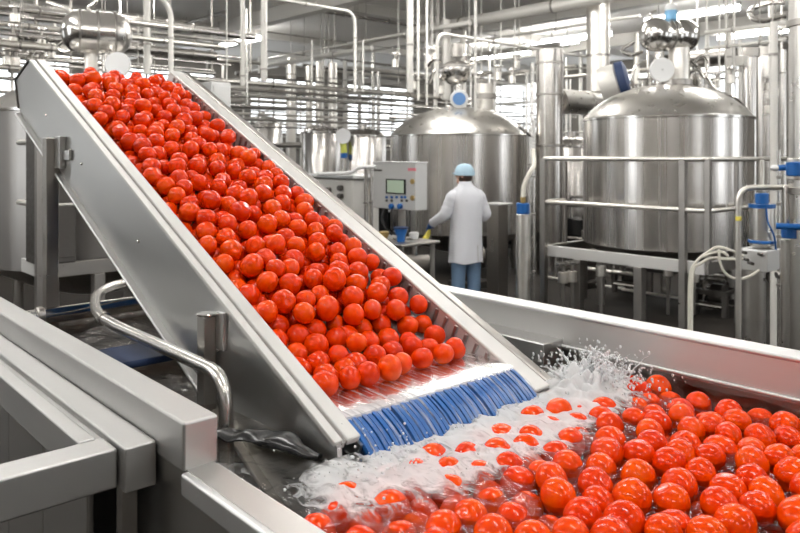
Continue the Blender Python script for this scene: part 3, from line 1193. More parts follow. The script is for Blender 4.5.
# left tank behind the conveyor
TL = (2.89, 8.18)
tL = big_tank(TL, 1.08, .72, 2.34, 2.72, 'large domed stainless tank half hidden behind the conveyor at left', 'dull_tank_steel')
dL = 8.0
capsule(tL, pt(97, 33, dL), .36, .235, RIGHT + Vector((FX, FY, 0)) * .5)
MB().cyl(pt(91, 72, dL), pt(91, 48, dL), .07, 20).build('neck', 'pale_pipe', tL)
MB().cyl(pt(106, 72, dL), pt(106, 50, dL), .04, 20).build('neck', 'pipe_steel', tL)
disc(tL, 'sight_disc', pt(119, 65, dL - .5), .128, .05, TOCAM, 'white_plastic')
MB().tube([pt(119, 65, dL - .46), pt(112, 62, dL)], .03, 8).build('disc_arm', 'pipe_steel', tL)
MB().tube(catmull([pt(95, 16, dL), pt(88, 8, dL), pt(96, 2, dL), pt(92, -10, dL)]), .02, 8).build('top_pipe', 'pipe_steel', tL)
MB().tube(catmull([pt(74, 20, dL), pt(70, 10, dL), pt(60, 6, dL + .1), pt(48, 2, dL + .3)]), .025, 8).build('top_pipe', 'pale_pipe', tL)
MB().tube(catmull([pt(66, 40, dL), pt(58, 47, dL), pt(64, 52, dL), pt(74, 50, dL)]), .02, 8).build('side_pipe', 'pipe_steel', tL)
platform('low railed steel platform around the left tank behind the conveyor', 2.02, 4.2, 7.0, 9.2, .90,
         [(1.43, [(4.2, 6.96), (1.98, 6.96), (1.98, 9.2)]), (2.0, [(4.2, 6.96), (1.98, 6.96), (1.98, 9.2)])],
         [(1.98, 6.97, 2.0, .035), (3.1, 6.96, 2.0, .022), (1.98, 8.1, 2.0, .022)],
         [(2.02, 9.0), (4.15, 7.0), (4.15, 9.2), (2.5, 7.0)])

p = pt(51, 150, 6.7)  # dark upright box filling the dark gap beside the left tank
dc = thing('cabinet', 'dark upright box standing on the left platform behind the conveyor leg', 'cabinet', (p.x, p.y, .90))
MB().box((p.x - .17, p.y - .17, .90), (p.x + .17, p.y + .17, 2.12), .012).build('body', 'dark_steel', dc)
MB().box((p.x - .15, p.y - .182, .95), (p.x + .15, p.y - .169, 2.08), .006).build('door', 'dark_steel', dc)
MB().box((p.x - .13, p.y - .195, 1.45), (p.x - .10, p.y - .181, 1.60), .004).build('handle', 'polished', dc)

# middle tank behind the worker
TMD = (8.92, 8.39)
dM = 12.2
tM = big_tank(TMD, 1.15, .60, 2.21, 2.68, 'large domed stainless tank behind the worker and control panel')
b = MB()
b.lathe([(0, -.21), (.12, -.20), (.20, -.14), (.255, -.02), (.262, .06), (.25, .10)], pt(456, 72, dM), (0, 0, 1), 32)
po = b.build('overhead_pot', 'polished', tM)
MB().lathe([(.262, .06), (.285, .065), (.285, .10), (.25, .105), (.14, .17), (0, .19)], pt(456, 72, dM), (0, 0, 1), 32).build('pot_lid', 'frame_steel', po)
MB().cyl(pt(457, 57, dM), pt(457, 44, dM), .10, 18).build('motor', 'frame_steel', po)
MB().cyl(pt(459, 112, dM), pt(459, 84, dM), .085, 20).build('neck', 'pipe_steel', tM)
MB().cyl(pt(484, 110, dM), pt(484, 84, dM), .17, 24).build('neck', 'pale_pipe', tM)
MB().cyl(pt(484, 99, dM), pt(484, 94, dM), .21, 24).build('neck_flange', 'frame_steel', tM)
disc(tM, 'gauge', pt(459, 99, dM - .4), .15, .05, TOCAM, 'panel_grey', .105, 'gauge_blue')
for (u0, v0, u1, v1) in ((440, 62, 428, 66), (444, 80, 436, 92), (470, 64, 486, 60), (472, 76, 492, 72), (438, 74, 430, 82)):
    MB().tube(catmull([pt(u0, v0, dM), pt((u0 + u1) / 2, v0 - 3, dM - .1), pt(u1, v1, dM)]), .03, 8).build('side_pipe', 'pipe_steel', tM)
MB().cyl(pt(449, 112, dM - .5), pt(449, 106, dM - .5), .06, 14).build('nozzle', 'pipe_steel', tM)
MB().tube([(7.86, 8.0, .6), (7.86, 8.0, 2.2)], .02, 8).build('level_tube', 'pale_pipe', tM)

# smaller far tanks
def small_tank(u, d, R, vt, z0, label, grp=None):
    a, b_ = ray(u)
    x, y = a * d, b_ * d
    zt = zat(vt, d)
    t = thing('storage_tank', label, 'tank', (x, y, 0), grp)
    MB().lathe([(R, z0), (R, zt - .25 * R), (R * .93, zt - .12 * R), (R * .6, zt + .06 * R), (.18 * R, zt + .12 * R), (.18 * R, zt + .3 * R), (0, zt + .3 * R)], (x, y, 0), seg=40).build('shell', 'tank_steel', t)
    MB().lathe([(0, z0 - .1), (R * .7, z0 - .05), (R, z0)], (x, y, 0), seg=40).build('bottom_dish', 'frame_steel', t)
    MB().lathe([(R, zt - .27 * R), (R + .03, zt - .26 * R), (R + .03, zt - .2 * R), (R, zt - .19 * R)], (x, y, 0), seg=40).build('band', 'polished', t)
    for k in range(3):
        q = k * 2.1 + .5
        MB().cyl((x + math.cos(q) * R * .75, y + math.sin(q) * R * .75, 0), (x + math.cos(q) * R * .75, y + math.sin(q) * R * .75, z0), .04, 10).build('leg', 'frame_steel', t)
    return t
small_tank(321, 17.5, .46, 128, .5, 'small dark domed tank left of the white machine, far back')
small_tank(363, 16.0, .50, 131, .5, 'small domed tank between the control panel and the far racks')
small_tank(262, 19.0, .52, 118, .4, 'pale far tank glimpsed above the conveyor\'s right edge')
small_tank(572, 14.6, .55, 140, .5, 'small tank glimpsed between the tall duct and right tank')
dsc = thing('mixer_head', 'white disc headed valve on a yellow stem before the small far tank', 'valve', pt(343, 160, 15.5))
MB().cyl(pt(343, 136, 15.5), pt(343, 136, 15.4), .165, 28).build('disc', 'white_plastic', dsc)
MB().cyl(pt(343, 140, 15.5), pt(344, 153, 15.5), .07, 14).build('stem', 'yellow_green', dsc)
MB().cyl(pt(344, 153, 15.5), pt(344, 158, 15.5), .08, 14).build('base', 'blue_plastic', dsc)
MB().cyl(pt(344, 158, 15.5), (*pt(344, 158, 15.5).xy, 0), .04, 12).build('post', 'pipe_steel', dsc)

# manhole with dark cover left of the right tank's dome
mh = thing('manhole_drum', 'white drum with dark round cover beside the right tank\'s dome', 'drum', pt(612, 95, 11.2))
ax = RIGHT * .85 - Vector((FX, FY, 0)) * .35 + Vector((0, 0, .25))
c0 = pt(611, 84, 11.2)
MB().lathe([(0, -.16), (.27, -.15), (.29, -.1), (.29, .10), (.27, .12)], c0, ax, 28).build('drum', 'pale_paint', mh)
MB().lathe([(.27, .12), (.30, .125), (.30, .24), (.22, .27), (0, .28)], c0, ax, 28).build('cover', 'navy', mh)
MB().cyl(c0 + Vector((0, 0, -.25)), (c0.x, c0.y, 0), .07, 14).build('post', 'pipe_steel', mh)

# ------------------------------------------------------------------ pipes
def pipe(name, label, path, r, mat='pipe_steel', group=None, clamps=(), cat='pipe', seg=14, clamp_mat='frame_steel', hang=()):
    path = [Vector(p) for p in path]
    o = MB().tube(path, r, seg).build(name, mat)
    tag(o, label, cat, group)
    L = [0]
    for a, b_ in zip(path, path[1:]):
        L.append(L[-1] + (b_ - a).length)
    for c in clamps:
        s = c * L[-1]
        for i in range(len(path) - 1):
            if L[i + 1] >= s:
                d = (path[i + 1] - path[i]).normalized()
                p = path[i] + d * (s - L[i])
                break
        w = min(max(.012, r * .3), .022)
        rc = r + min(r * .28, .010) + .003
        MB().lathe([(r, -w), (rc, -w * .8), (rc, w * .8), (r, w)], p, d, 20).build('clamp', clamp_mat, o)
    if hang:
        for h_ in hang:
            p = path[0].lerp(path[-1], h_)
            MB().tube([(p.x, p.y, p.z + r * .6), (p.x, p.y, ZC)], .007, 6).build('hanger', 'frame_steel', o)
    return o

def vline(u, d, v0, v1):
    a, b_ = ray(u)
    z0 = max(0.0, zat(v1, d)); z1 = min(ZC, zat(v0, d))
    return [(a * d, b_ * d, z0), (a * d, b_ * d, z1)]
def xline(uref, v, yw, u0, u1):
    a, b_ = ray(uref)
    d = yw / b_
    z = zat(v, d)
    return [(ray(u0)[0] * yw / ray(u0)[1], yw, z), (ray(u1)[0] * yw / ray(u1)[1], yw, z)]
def yline(uref, v, xw, u0, u1):
    a, b_ = ray(uref)
    d = xw / a
    z = zat(v, d)
    return [(xw, ray(u0)[1] * xw / ray(u0)[0], z), (xw, ray(u1)[1] * xw / ray(u1)[0], z)]

# tall ducts and standpipes
a = vline(549.5, 11.5, 50, 400)
pipe('standing_duct', 'tall banded steel duct standing between the middle and right tanks', a, .212, 'tank_steel', None, (.94, .80, .575), 'duct', 36)
p0 = Vector((a[0][0], a[0][1], 2.74))
pipe('cross_duct', 'thick horizontal duct running from the tall duct behind the right tank', [p0 + Vector((.21, 0, 0)), p0 + Vector((3.4, 0, 0))], .20, 'dome_steel', None, (.25, .5), 'duct', 28)
pipe('standpipe', 'thick pale pipe rising to the ceiling left of right tank\'s dome', vline(598, 13.2, -60, 92), .205, 'pale_pipe', None, (.3,), seg=28)
pipe('standpipe', 'wide steel pipe at the right picture edge running from floor upward', vline(809, 4.2, -400, 500), .105, 'dome_steel', None, (.52, .33), seg=28)
pipe('standpipe', 'bright pale pipe rising left of the middle tank\'s top', vline(410, 11.0, -200, 92), .05, 'pale_paint', None, (.30,), seg=18)
pipe('standpipe', 'thick pale pipe hanging from ceiling above the conveyor\'s right edge', vline(264, 9.0, -300, 81), .040, 'pale_paint', None, (.06,), seg=18)
pipe('standpipe', 'slim pale pipe hanging left of the thicker one above conveyor', vline(242.5, 9.0, -300, 86), .027, 'pale_paint', None, (.05,), seg=16)
pipe('standpipe', 'pale upright pipe left of the hooked pipe behind the conveyor top', vline(147, 10.5, -300, 74), .050, 'pale_paint', None, (.2,), seg=16)
q = [pt(171, 80, 10.0), pt(171, 5, 10.0)]
q = [q[0], Vector((q[0].x, q[0].y, q[1].z)), Vector((q[0].x - .8, q[0].y + .1, q[1].z + .45))]
pipe('hooked_pipe', 'pale pipe with hooked top just behind the conveyor\'s upper end', fillet(q, .2), .036, 'pale_paint', None, (.3,), seg=14)
q = [pt(355, 92, 12.0), pt(355, 12, 12.0)]
q = [q[0], Vector((q[0].x, q[0].y, q[1].z)), Vector((q[0].x - 3.2, q[0].y, q[1].z))]
pipe('bent_pipe', 'pale pipe bending from high horizontal run straight down in mid picture', fillet(q, .22), .026, 'pale_paint', None, (.2, .5), seg=12)
q = [pt(437, 96, 11.0), pt(437, 33, 11.0)]
q = [q[0], Vector((q[0].x, q[0].y, q[1].z)), Vector((q[0].x + 4.5, q[0].y, q[1].z))]
pipe('bent_pipe', 'slim pale pipe arching over the middle tank\'s overhead pot', fillet(q, .2), .028, 'pale_paint', None, (.1, .4), seg=12)
pipe('standpipe', 'thin pale upright just right of the middle tank\'s gauge', vline(475.5, 10.4, -150, 112), .020, 'pale_paint', None, (.2,), seg=12)
pipe('standpipe', 'short thick pale pipe behind the middle tank\'s pot', vline(446, 14.5, 20, 100), .095, 'pale_paint', None, (.8,), seg=18)
for u, d, v1, r, lb in ((427, 12.6, 105, .018, 'thin upright rod right of the bright pale pipe'), (418.5, 13, 100, .022, 'thin upright pipe close beside the bright pale pipe'),
                        (363, 13.5, 92, .018, 'thin upright pipe right of the bent down pipe'), (312, 14.5, 86, .02, 'thin upright rod between ceiling and mid pipe run')):
    pipe('rod', lb, vline(u, d, 40 if u in (312, 363) else -60, v1), r, 'pale_paint', None, (.15,), 'pipe', 10)

# long X runs : v at u=ref, world y, radius, u range
XR = [
    (0, 6, 10.2, .050, -40, 255, 'highest thick pipe run at the upper left corner', 'pipe_steel'),
    (0, 23, 10.0, .034, -40, 220, 'second pipe run from the top at the upper left', 'pale_pipe'),
    (0, 33, 9.7, .026, -40, 75, 'thin pipe run third from the top at left', 'pipe_steel'),
    (0, 43, 9.9, .046, -40, 80, 'bright thick pipe run ending behind the left overhead pot', 'pale_pipe'),
    (0, 56, 10.4, .030, -40, 215, 'dull pipe run level with the conveyor\'s upper end', 'pipe_steel'),
    (0, 67, 10.2, .034, -40, 60, 'pipe run just above the far left platform', 'pale_pipe'),
    (0, 78, 10.3, .022, -40, 60, 'lowest thin pipe run at far left', 'pipe_steel'),
    (140, 20, 11.0, .045, 118, 218, 'dark thick pipe run behind the hooked pipe, upper one', 'frame_steel'),
    (140, 37, 11.2, .036, 118, 218, 'pipe run behind the hooked pipe, middle one', 'pipe_steel'),
    (140, 49, 11.1, .075, 118, 216, 'thick duct run behind the hooked pipe', 'frame_steel'),
    (264, 84, 12.2, .050, 196, 470, 'thick level pipe run crossing mid picture above smaller ones', 'pale_pipe'),
    (264, 91, 12.4, .030, 200, 470, 'dark pipe run directly under the thick level run', 'frame_steel'),
    (300, 100, 13.0, .026, 225, 520, 'third pipe run down in the stack of level pipes', 'pipe_steel'),
    (300, 109, 13.2, .030, 225, 520, 'fourth pipe run down in the stack of level pipes', 'pipe_steel'),
    (300, 116, 13.0, .024, 232, 395, 'fifth pipe run down in the stack of level pipes', 'pale_pipe'),
    (300, 121, 12.8, .026, 240, 395, 'sixth pipe run down in the stack of level pipes', 'frame_steel'),
    (300, 128, 13.0, .022, 250, 395, 'lowest pipe run in the stack of level pipes', 'pipe_steel'),
    (330, 12, 13.0, .045, 300, 470, 'thick pipe run high under the ceiling in mid picture', 'pipe_steel'),
    (330, 3, 13.2, .060, 262, 470, 'topmost thick pipe run near the ceiling in mid picture', 'pale_pipe'),
    (330, 40, 13.4, .016, 262, 400, 'thin pipe run across the grey ceiling in mid picture', 'pipe_steel'),
    (330, 58, 13.6, .016, 262, 400, 'thinner pipe run below the one across the grey ceiling', 'pipe_steel'),
    (400, 95, 10.6, .034, 396, 452, 'pipe stub reaching the middle tank\'s gauge', 'pale_pipe'),
    (490, 96, 15.0, .030, 478, 540, 'level pipe right of the middle tank\'s neck', 'pale_pipe'),
    (490, 104, 15.0, .028, 478, 540, 'lower level pipe right of the middle tank\'s neck', 'pipe_steel'),
    (720, 128, 6.6, .03, 755, 790, 'short level pipe right of the right tank, upper', 'pipe_steel'),
    (770, 140, 5.5, .03, 758, 792, 'short level pipe right of the right tank, lower', 'frame_steel'),
]
rr3 = random.Random(31)
for i in range(22):
    v = rr3.uniform(2, 96)
    XR.append((0, v, rr3.uniform(10.8, 13.5), rr3.choice((.018, .024, .03, .04)), rr3.uniform(-40, 60), rr3.uniform(110, 250), None, rr3.choice(('pipe_steel', 'pale_pipe', 'frame_steel', 'frame_steel'))))
for (ur, v, yw, r, u0, u1, lb, mt) in XR:
    if lb is None:
        pipe('pipe_run', 'level pipe in the dense bank behind the left overhead pot', xline(ur, v, yw, u0, u1), r, mt, 'level pipes behind the left overhead pot', (.22, .47, .74), 'pipe', 10)
for (ur, v, yw, r, u0, u1, lb, mt) in XR:
    L = xline(ur, v, yw, u0, u1)
    if lb is None:
        continue
    pipe('pipe_run', lb, L, r, mt, None, (.22, .47, .74), 'pipe', 12, hang=(.5,))
for i in range(16):
    u = rr3.uniform(0, 255)
    pipe('hanger_rod', 'thin hanger rod among the pipes in the upper left', vline(u, rr3.uniform(10.5, 13.5), rr3.uniform(-40, 30), rr3.uniform(60, 110)), rr3.choice((.012, .02, .028)), rr3.choice(('pale_paint', 'frame_steel', 'pipe_steel')), 'hanger rods in the upper left', (.6,), 'pipe', 8)
YR = [
    (440, 27, 11.0, .115, 405, 640, 'big pale ceiling duct slanting up to the right in upper middle', 'pale_paint'),
    (470, 42, 11.6, .030, 410, 640, 'thin pale ceiling pipe below the big slanting duct', 'pale_paint'),
    (300, 60, 9.2, .050, 262, 372, 'bright pale pipe slanting up to the right in mid picture', 'pale_paint'),
    (310, 51, 9.8, .032, 270, 405, 'slimmer pale slanting pipe above the bright one', 'pale_paint'),
    (385, 38, 10.0, .050, 330, 470, 'pale slanting pipe left of the bright upright pipe', 'pale_paint'),
    (500, 52, 13.6, .060, 470, 560, 'pale slanting pipe above the middle tank\'s right neck', 'pale_paint'),
    (205, 8, 8.2, .030, 172, 250, 'dark slanting pipe in the upper left ceiling', 'frame_steel'),
    (205, 18, 8.0, .036, 172, 226, 'lower dark slanting pipe in the upper left ceiling', 'frame_steel'),
    (215, 50, 8.8, .022, 176, 240, 'short slanting pipe behind the hooked pipe', 'frame_steel'),
    (730, 30, 9.3, .028, 705, 805, 'thin pale slanting pipe above the right tank\'s right side', 'pale_paint'),
    (730, 46, 9.6, .022, 705, 785, 'second thin slanting pipe right of the right overhead pot', 'pale_paint'),
]
for (ur, v, xw, r, u0, u1, lb, mt) in YR:
    L = yline(ur, v, xw, u0, u1)
    pipe('slanting_pipe', lb, L, r, mt, None, (.3, .7), 'pipe', 12, hang=(.3, .7))
pipe('slanting_duct', 'dark flat duct hanging behind the right overhead pot', yline(715, 56, 11.5, 690, 732), .13, 'frame_steel', None, (.5,), 'duct', 16)

# right background uprights and filter housings
for (u, d, v0, v1, r, lb, mt) in ((707, 10.5, 30, 100, .030, 'pale upright post right of the right tank\'s neck', 'pale_paint'),
                                  (729, 10.8, 32, 100, .042, 'thicker pale upright between the neck and filter housings', 'pale_paint'),
                                  (740, 11.0, 40, 110, .030, 'pale upright beside the square junction box', 'pale_paint'),
                                  (774, 7.2, 22, 160, .036, 'slanting bright post at far right before the filter housings', 'pale_paint'),
                                  (783, 11.0, 50, 150, .05, 'upright pipe between the bright post and right edge pipe', 'pipe_steel')):
    pipe('upright_post', lb, vline(u, d, v0, v1 + 400), r, mt, None, (.9,), 'post', 14)
for u, r, vt, lb in ((749, .13, 56, 'tall narrow steel filter housing, left one of the two by right edge'), (764.5, .22, 55, 'wider tall steel filter housing behind the right tank\'s right side')):
    d = 11.7 if u < 755 else 13.0
    a, b_ = ray(u)
    t = thing('filter_housing', lb, 'filter', (a * d, b_ * d, 0))
    zt = zat(vt, d)
    MB().lathe([(r, .2), (r, zt)], (a * d, b_ * d, 0), seg=30).build('body', 'tank_steel', t)
    MB().lathe([(r + .03, zt - .02), (r + .03, zt + .12), (0, zt + .14)], (a * d, b_ * d, 0), seg=30).build('cap', 'frame_steel', t)
    MB().cyl((a * d, b_ * d, 0), (a * d, b_ * d, .2), r * .8, 20).build('base', 'frame_steel', t)
jb = thing('junction_box', 'small pale square box on the upright post by the filter housings', 'box', pt(741, 66, 10.9))
MB().box(pt(741, 66, 10.8) - Vector((.07, .07, .0)), pt(741, 66, 10.8) + Vector((.07, .07, .15)), .01).build('box', 'pale_paint', jb)
MB().cyl(pt(741, 66, 10.8), pt(741, 72, 10.8), .02, 8).build('gland', 'frame_steel', jb)

# coil in the upper right ceiling
pipe('looped_pipe', 'dark looped pipe under the ceiling in the upper right', catmull([pt(785, 2, 9.5), pt(768, 3, 9.6), pt(752, 9, 9.7), pt(751, 17, 9.5), pt(764, 21, 9.4), pt(786, 16, 9.3)]), .035, 'pipe_steel', None, (.5,), 'pipe', 10)
pipe('looped_pipe', 'lower dark looped pipe at the right edge pipe', catmull([pt(788, 26, 9.3), pt(778, 30, 9.4), pt(776, 36, 9.4), pt(788, 38, 9.3)]), .03, 'pipe_steel', None, (.5,), 'pipe', 10)

# far pipe rack filling the depth of the hall
rr = random.Random(23)
for i in range(46):
    v = rr.uniform(62, 150)
    yw = rr.uniform(15.5, 20.5)
    u0 = rr.uniform(150, 420)
    u1 = u0 + rr.uniform(60, 230)
    r = rr.choice((.02, .028, .035, .05))
    mt = rr.choice(('pipe_steel', 'pale_pipe', 'frame_steel', 'pale_paint'))
    pipe('rack_pipe', 'level pipe in the crowded far rack behind the tanks', xline((u0 + u1) / 2, v, yw, u0, u1), r, mt, 'level pipes of the far rack', (rr.uniform(.2, .8),), 'pipe', 8)
for i in range(34):
    v = rr.uniform(62, 150)
    xw = rr.uniform(14.0, 20.5)
    u0 = rr.uniform(380, 720)
    u1 = u0 + rr.uniform(40, 120)
    r = rr.choice((.02, .028, .035, .05))
    mt = rr.choice(('pipe_steel', 'pale_pipe', 'frame_steel', 'pale_paint'))
    pipe('rack_pipe', 'slanting pipe in the crowded far rack behind the tanks', yline((u0 + u1) / 2, v, xw, u0, u1), r, mt, 'slanting pipes of the far rack', (rr.uniform(.2, .8),), 'pipe', 8)
for i in range(44):
    u = rr.uniform(-5, 790)
    d = rr.uniform(14.0, 21.0)
    if any(abs(u - q) < 26 for q in (321, 363, 262, 572)):
        d = 21.4
    r = rr.choice((.025, .03, .04, .06))
    pipe('rack_post', 'pale upright post of the far pipe rack', vline(u, d, rr.uniform(30, 85), 400), r, rr.choice(('pale_paint', 'pipe_steel', 'pale_pipe')), 'uprights of the far rack', (rr.uniform(.6, .9),), 'post', 8)
for u, w, vt, lb in ((291, .14, 58, 'first of four stout pale columns far back in mid picture'), (309, .10, 66, 'second stout pale column far back in mid picture'),
                     (319, .10, 62, 'third stout pale column far back in mid picture'), (333, .12, 63, 'last stout pale column far back in mid picture')):
    pipe('far_column', lb, vline(u, 20.5, vt, 400), w, 'pale_pipe', None, (.9,), 'column', 20)

# overhead valves along the left and middle runs
def valve(p, lb, grp, s=1.0, blue=False, drop=False):
    t = thing('valve', lb, 'valve', p, grp)
    p = Vector(p)
    MB().cyl(p, p + Vector((0, 0, .10 * s)), .045 * s, 14).build('body', 'pale_pipe', t)
    MB().cyl(p + Vector((0, 0, .10 * s)), p + Vector((0, 0, .17 * s)), .018 * s, 10).build('stem', 'frame_steel', t)
    MB().lathe([(.045 * s, .165 * s), (.065 * s, .165 * s), (.065 * s, .185 * s), (.045 * s, .185 * s), (.045 * s, .165 * s)], p, (0, 0, 1), 16).build('handwheel', 'blue_plastic' if blue else 'polished', t)
    if drop:
        MB().tube([(p.x + .03 * s, p.y, p.z + .06 * s), (p.x + .09, p.y, p.z + .06 * s), (p.x + .09, p.y, ZC)], .016, 8).build('drop_pipe', 'pale_paint', t)
    return t
for i in range(16):
    u = rr.uniform(0, 62)
    r0 = rr.choice([XR[1], XR[3], XR[4], XR[5]])
    L = xline(r0[0], r0[1], r0[2], u, u + 1)
    valve(Vector(L[0]) + Vector((0, 0, r0[3] * .8)), 'small steel hand valve on the pipe runs at upper left', 'valves on the upper left pipes', 1.1)
for i in range(14):
    u = rr.uniform(390, 520)
    valve(pt(u, rr.uniform(60, 98), rr.uniform(13.8, 15)), 'small steel hand valve among the pipes around the middle tank\'s top', 'valves around the middle tank top', 1.6, drop=True)
for i in range(8):
    valve(pt(rr.uniform(690, 790), rr.uniform(76, 120), rr.uniform(9.8, 11.8)), 'small steel hand valve among the pipes right of the right tank', 'valves right of the right tank', 1.2, drop=True)

# under-platform pipework
lows = [
    (585, 268, 8.9, .022, 556, 640, 'level pipe under the right platform, top one'),
    (640, 292, 8.4, .018, 622, 690, 'bright level pipe low under the right platform'),
    (640, 306, 8.6, .018, 622, 690, 'level pipe lowest under the right platform'),
    (580, 282, 9.0, .016, 545, 625, 'thin pipe under the left part of the right platform'),
]
for (ur, v, xw, r, u0, u1, lb) in lows:
    pipe('low_pipe', lb, yline(ur, v, xw, u0, u1), r, 'pale_pipe', None, (.3, .7), 'pipe', 10)
for i, (u, v) in enumerate(((563, 283), (572, 282), (601, 276), (668, 276), (694, 282))):
    lb = ('white handled valve low behind the platform\'s left leg', 'small valve beside the white handled valve under the platform', 'valve below the right tank\'s outlet', 'pale valve near the platform\'s right post', 'pale valve right of the platform\'s right post')[i]
    p = pt(u, v, 8.6)
    t = valve(p, lb, None, 1.3)
    MB().cyl(p, (p.x, p.y, 0), .02, 8).build('riser', 'frame_steel', t)
for u, d, v0, lb in ((470, 10.4, 250, 'dark pump skid behind the worker\'s legs'), (415, 9.6, 255, 'dark pump under the stainless worktable'), (585, 10.5, 285, 'dark pump far under the right tank')):
    p = pt(u, v0, d)
    t = thing('pump', lb, 'pump', (p.x, p.y, 0))
    MB().lathe([(0, -.3), (.13, -.29), (.15, -.1), (.15, .2), (.09, .24), (0, .25)], (p.x, p.y, .42), RIGHT, 20).build('motor', 'dark_steel', t)
    MB().box((p.x - .25, p.y - .2, 0), (p.x + .25, p.y + .2, .1), .01).build('base', 'dark_steel', t)
    MB().box((p.x - .12, p.y - .1, .1), (p.x + .12, p.y + .1, .3), .01).build('foot', 'dark_steel', t)
    MB().cyl((p.x, p.y, .45), (p.x, p.y, .8), .05, 12).build('outlet', 'pipe_steel', t)

rr2 = random.Random(5)
def skid(x, y, w, l, h, lb, grp):
    """low dark pump skid: frame, tank, motor, pipes"""
    t = thing('pump_skid', lb, 'pump', (x, y, 0), grp)
    b = MB()
    for sx in (-1, 1):
        for sy in (-1, 1):
            b.box((x + sx * w / 2 - .03, y + sy * l / 2 - .03, 0), (x + sx * w / 2 + .03, y + sy * l / 2 + .03, h))
    for sx in (-1, 1):
        b.box((x + sx * w / 2 - .025, y - l / 2, h - .06), (x + sx * w / 2 + .025, y + l / 2, h))
        b.box((x + sx * w / 2 - .025, y - l / 2, .1), (x + sx * w / 2 + .025, y + l / 2, .16))
    for sy in (-1, 1):
        b.box((x - w / 2, y + sy * (l / 2 - .02) - .02, h - .05), (x + w / 2, y + sy * (l / 2 - .02) + .02, h - .01))
    b.build('frame', 'dark_steel', t)
    MB().box((x - w / 2 + .06, y - l / 2 + .06, .12), (x + w / 2 - .06, y + l / 2 - .06, h * .72), .02).build('casing', 'black_rubber', t)
    MB().cyl((x, y - l * .3, h * .72), (x, y + l * .15, h * .72), .14, 16).build('motor', 'dark_steel', t)
    MB().tube(fillet([(x - w * .3, y + l * .3, h * .7), (x - w * .3, y + l * .3, h + .12), (x - w * .3, y - l * .4, h + .12)], .08), .03, 8).build('pipe', 'pipe_steel', t)
    MB().tube([(x - w / 2 - .04, y - l * .45, h * .4), (x - w / 2 - .04, y + l * .45, h * .4)], .022, 8).build('pipe', 'pipe_steel', t)
    return t
for i in range(9):
    skid(11.6 + rr2.uniform(-.2, .2), -1.2 + i * 1.25, 1.0, 1.05, rr2.uniform(.8, 1.15), 'low dark pump skid in the row behind the right tank\'s platform', 'dark skids behind the right platform')
for i in range(7):
    skid(4.6 + i * 1.15 - (.0 if i < 3 else -.0), 11.6 + rr2.uniform(-.2, .2), .95, 1.0, rr2.uniform(.9, 1.3), 'low dark pump skid in the row behind the control panel and middle tank', 'dark skids behind the middle tank')
for i in range(6):
    skid(.2 + i * 1.1, 14.0 + rr2.uniform(-.2, .2), .9, 1.0, rr2.uniform(1.0, 1.6), 'dark pump skid far back beyond the left tank', 'dark skids beyond the left tank')
for i, (x, y) in enumerate(((9.1, 5.3), (8.6, 3.9), (9.3, 4.2))):
    skid(x, y, .34, .34, .30, ('dark pump under the right tank toward the far side', 'dark pump under the right tank close to the front beam', 'dark pump directly below the right tank\'s outlet')[i], None)

# ------------------------------------------------------------------ filter unit at the right
FD = 4.6
fu = thing('dosing_unit', 'blue ringed upright dosing cylinder with terminal block at the right', 'dosing unit', (*pt(758, 300, FD).xy, 0))
c = pt(763, 228, FD)
MB().cyl(pt(762, 246, FD), pt(762, 204, FD), .074, 28).build('cylinder', 'dome_steel', fu)
MB().lathe([(.074, 0), (.079, .003), (.079, .024), (.074, .027)], pt(762, 204, FD) - Vector((0, 0, .025)), (0, 0, 1), 28).build('top_band', 'blue_plastic', fu)
MB().lathe([(.074, 0), (.083, .004), (.083, .016), (.074, .02)], pt(762, 243, FD), (0, 0, 1), 28).build('lower_band', 'blue_plastic', fu)
hd = MB().cyl(pt(762, 204, FD), pt(762, 193, FD), .040, 20).build('head', 'blue_plastic', fu)
MB().cyl(pt(762, 193, FD), pt(762, 190, FD), .026, 16).build('head_nut', 'frame_steel', hd)
MB().cyl(pt(762, 190, FD), pt(762, 160, FD), .013, 12).build('feed_tube', 'pale_pipe', fu)
bb = pt(758, 259, FD - .02)
tb = MB().box(bb - Vector((.095, .095, .065)), bb + Vector((.095, .095, .065)), .008).build('terminal_block', 'panel_grey', fu)
b = MB()
for u, v in ((746, 253), (753, 264), (748, 260), (762, 255)):
    p = pt(u, v, FD - .15)
    b.cyl(p + Vector((FX, FY, 0)) * .06, p, .010, 10)
b.build('screws', 'dark_steel', tb)
b = MB()
for v in (252, 262, 275):
    b.cyl(pt(776, v, FD), pt(784, v, FD), .022, 10)
b.build('cable_glands', 'frame_steel', tb)
MB().cyl(pt(754, 268, FD), (*pt(754, 268, FD).xy, 0), .068, 24).build('lower_pipe', 'dome_steel', fu)
MB().tube(fillet([pt(738.5, 345, FD - .3), pt(738.5, 187.5, FD - .3), pt(793, 187.5, FD - .3)], .09), .017, 14).build('overflow_pipe', 'pale_pipe', fu)
MB().cyl(pt(738.5, 221, FD - .3), pt(738.5, 216, FD - .3), .0175, 14).build('yellow_mark', 'yellow', fu)
MB().tube(catmull([pt(766, 207, FD - .1), pt(768, 222, FD - .11), pt(774, 236, FD - .1), pt(776, 250, FD - .05)]), .006, 8).build('blue_cable', 'blue_plastic', fu)
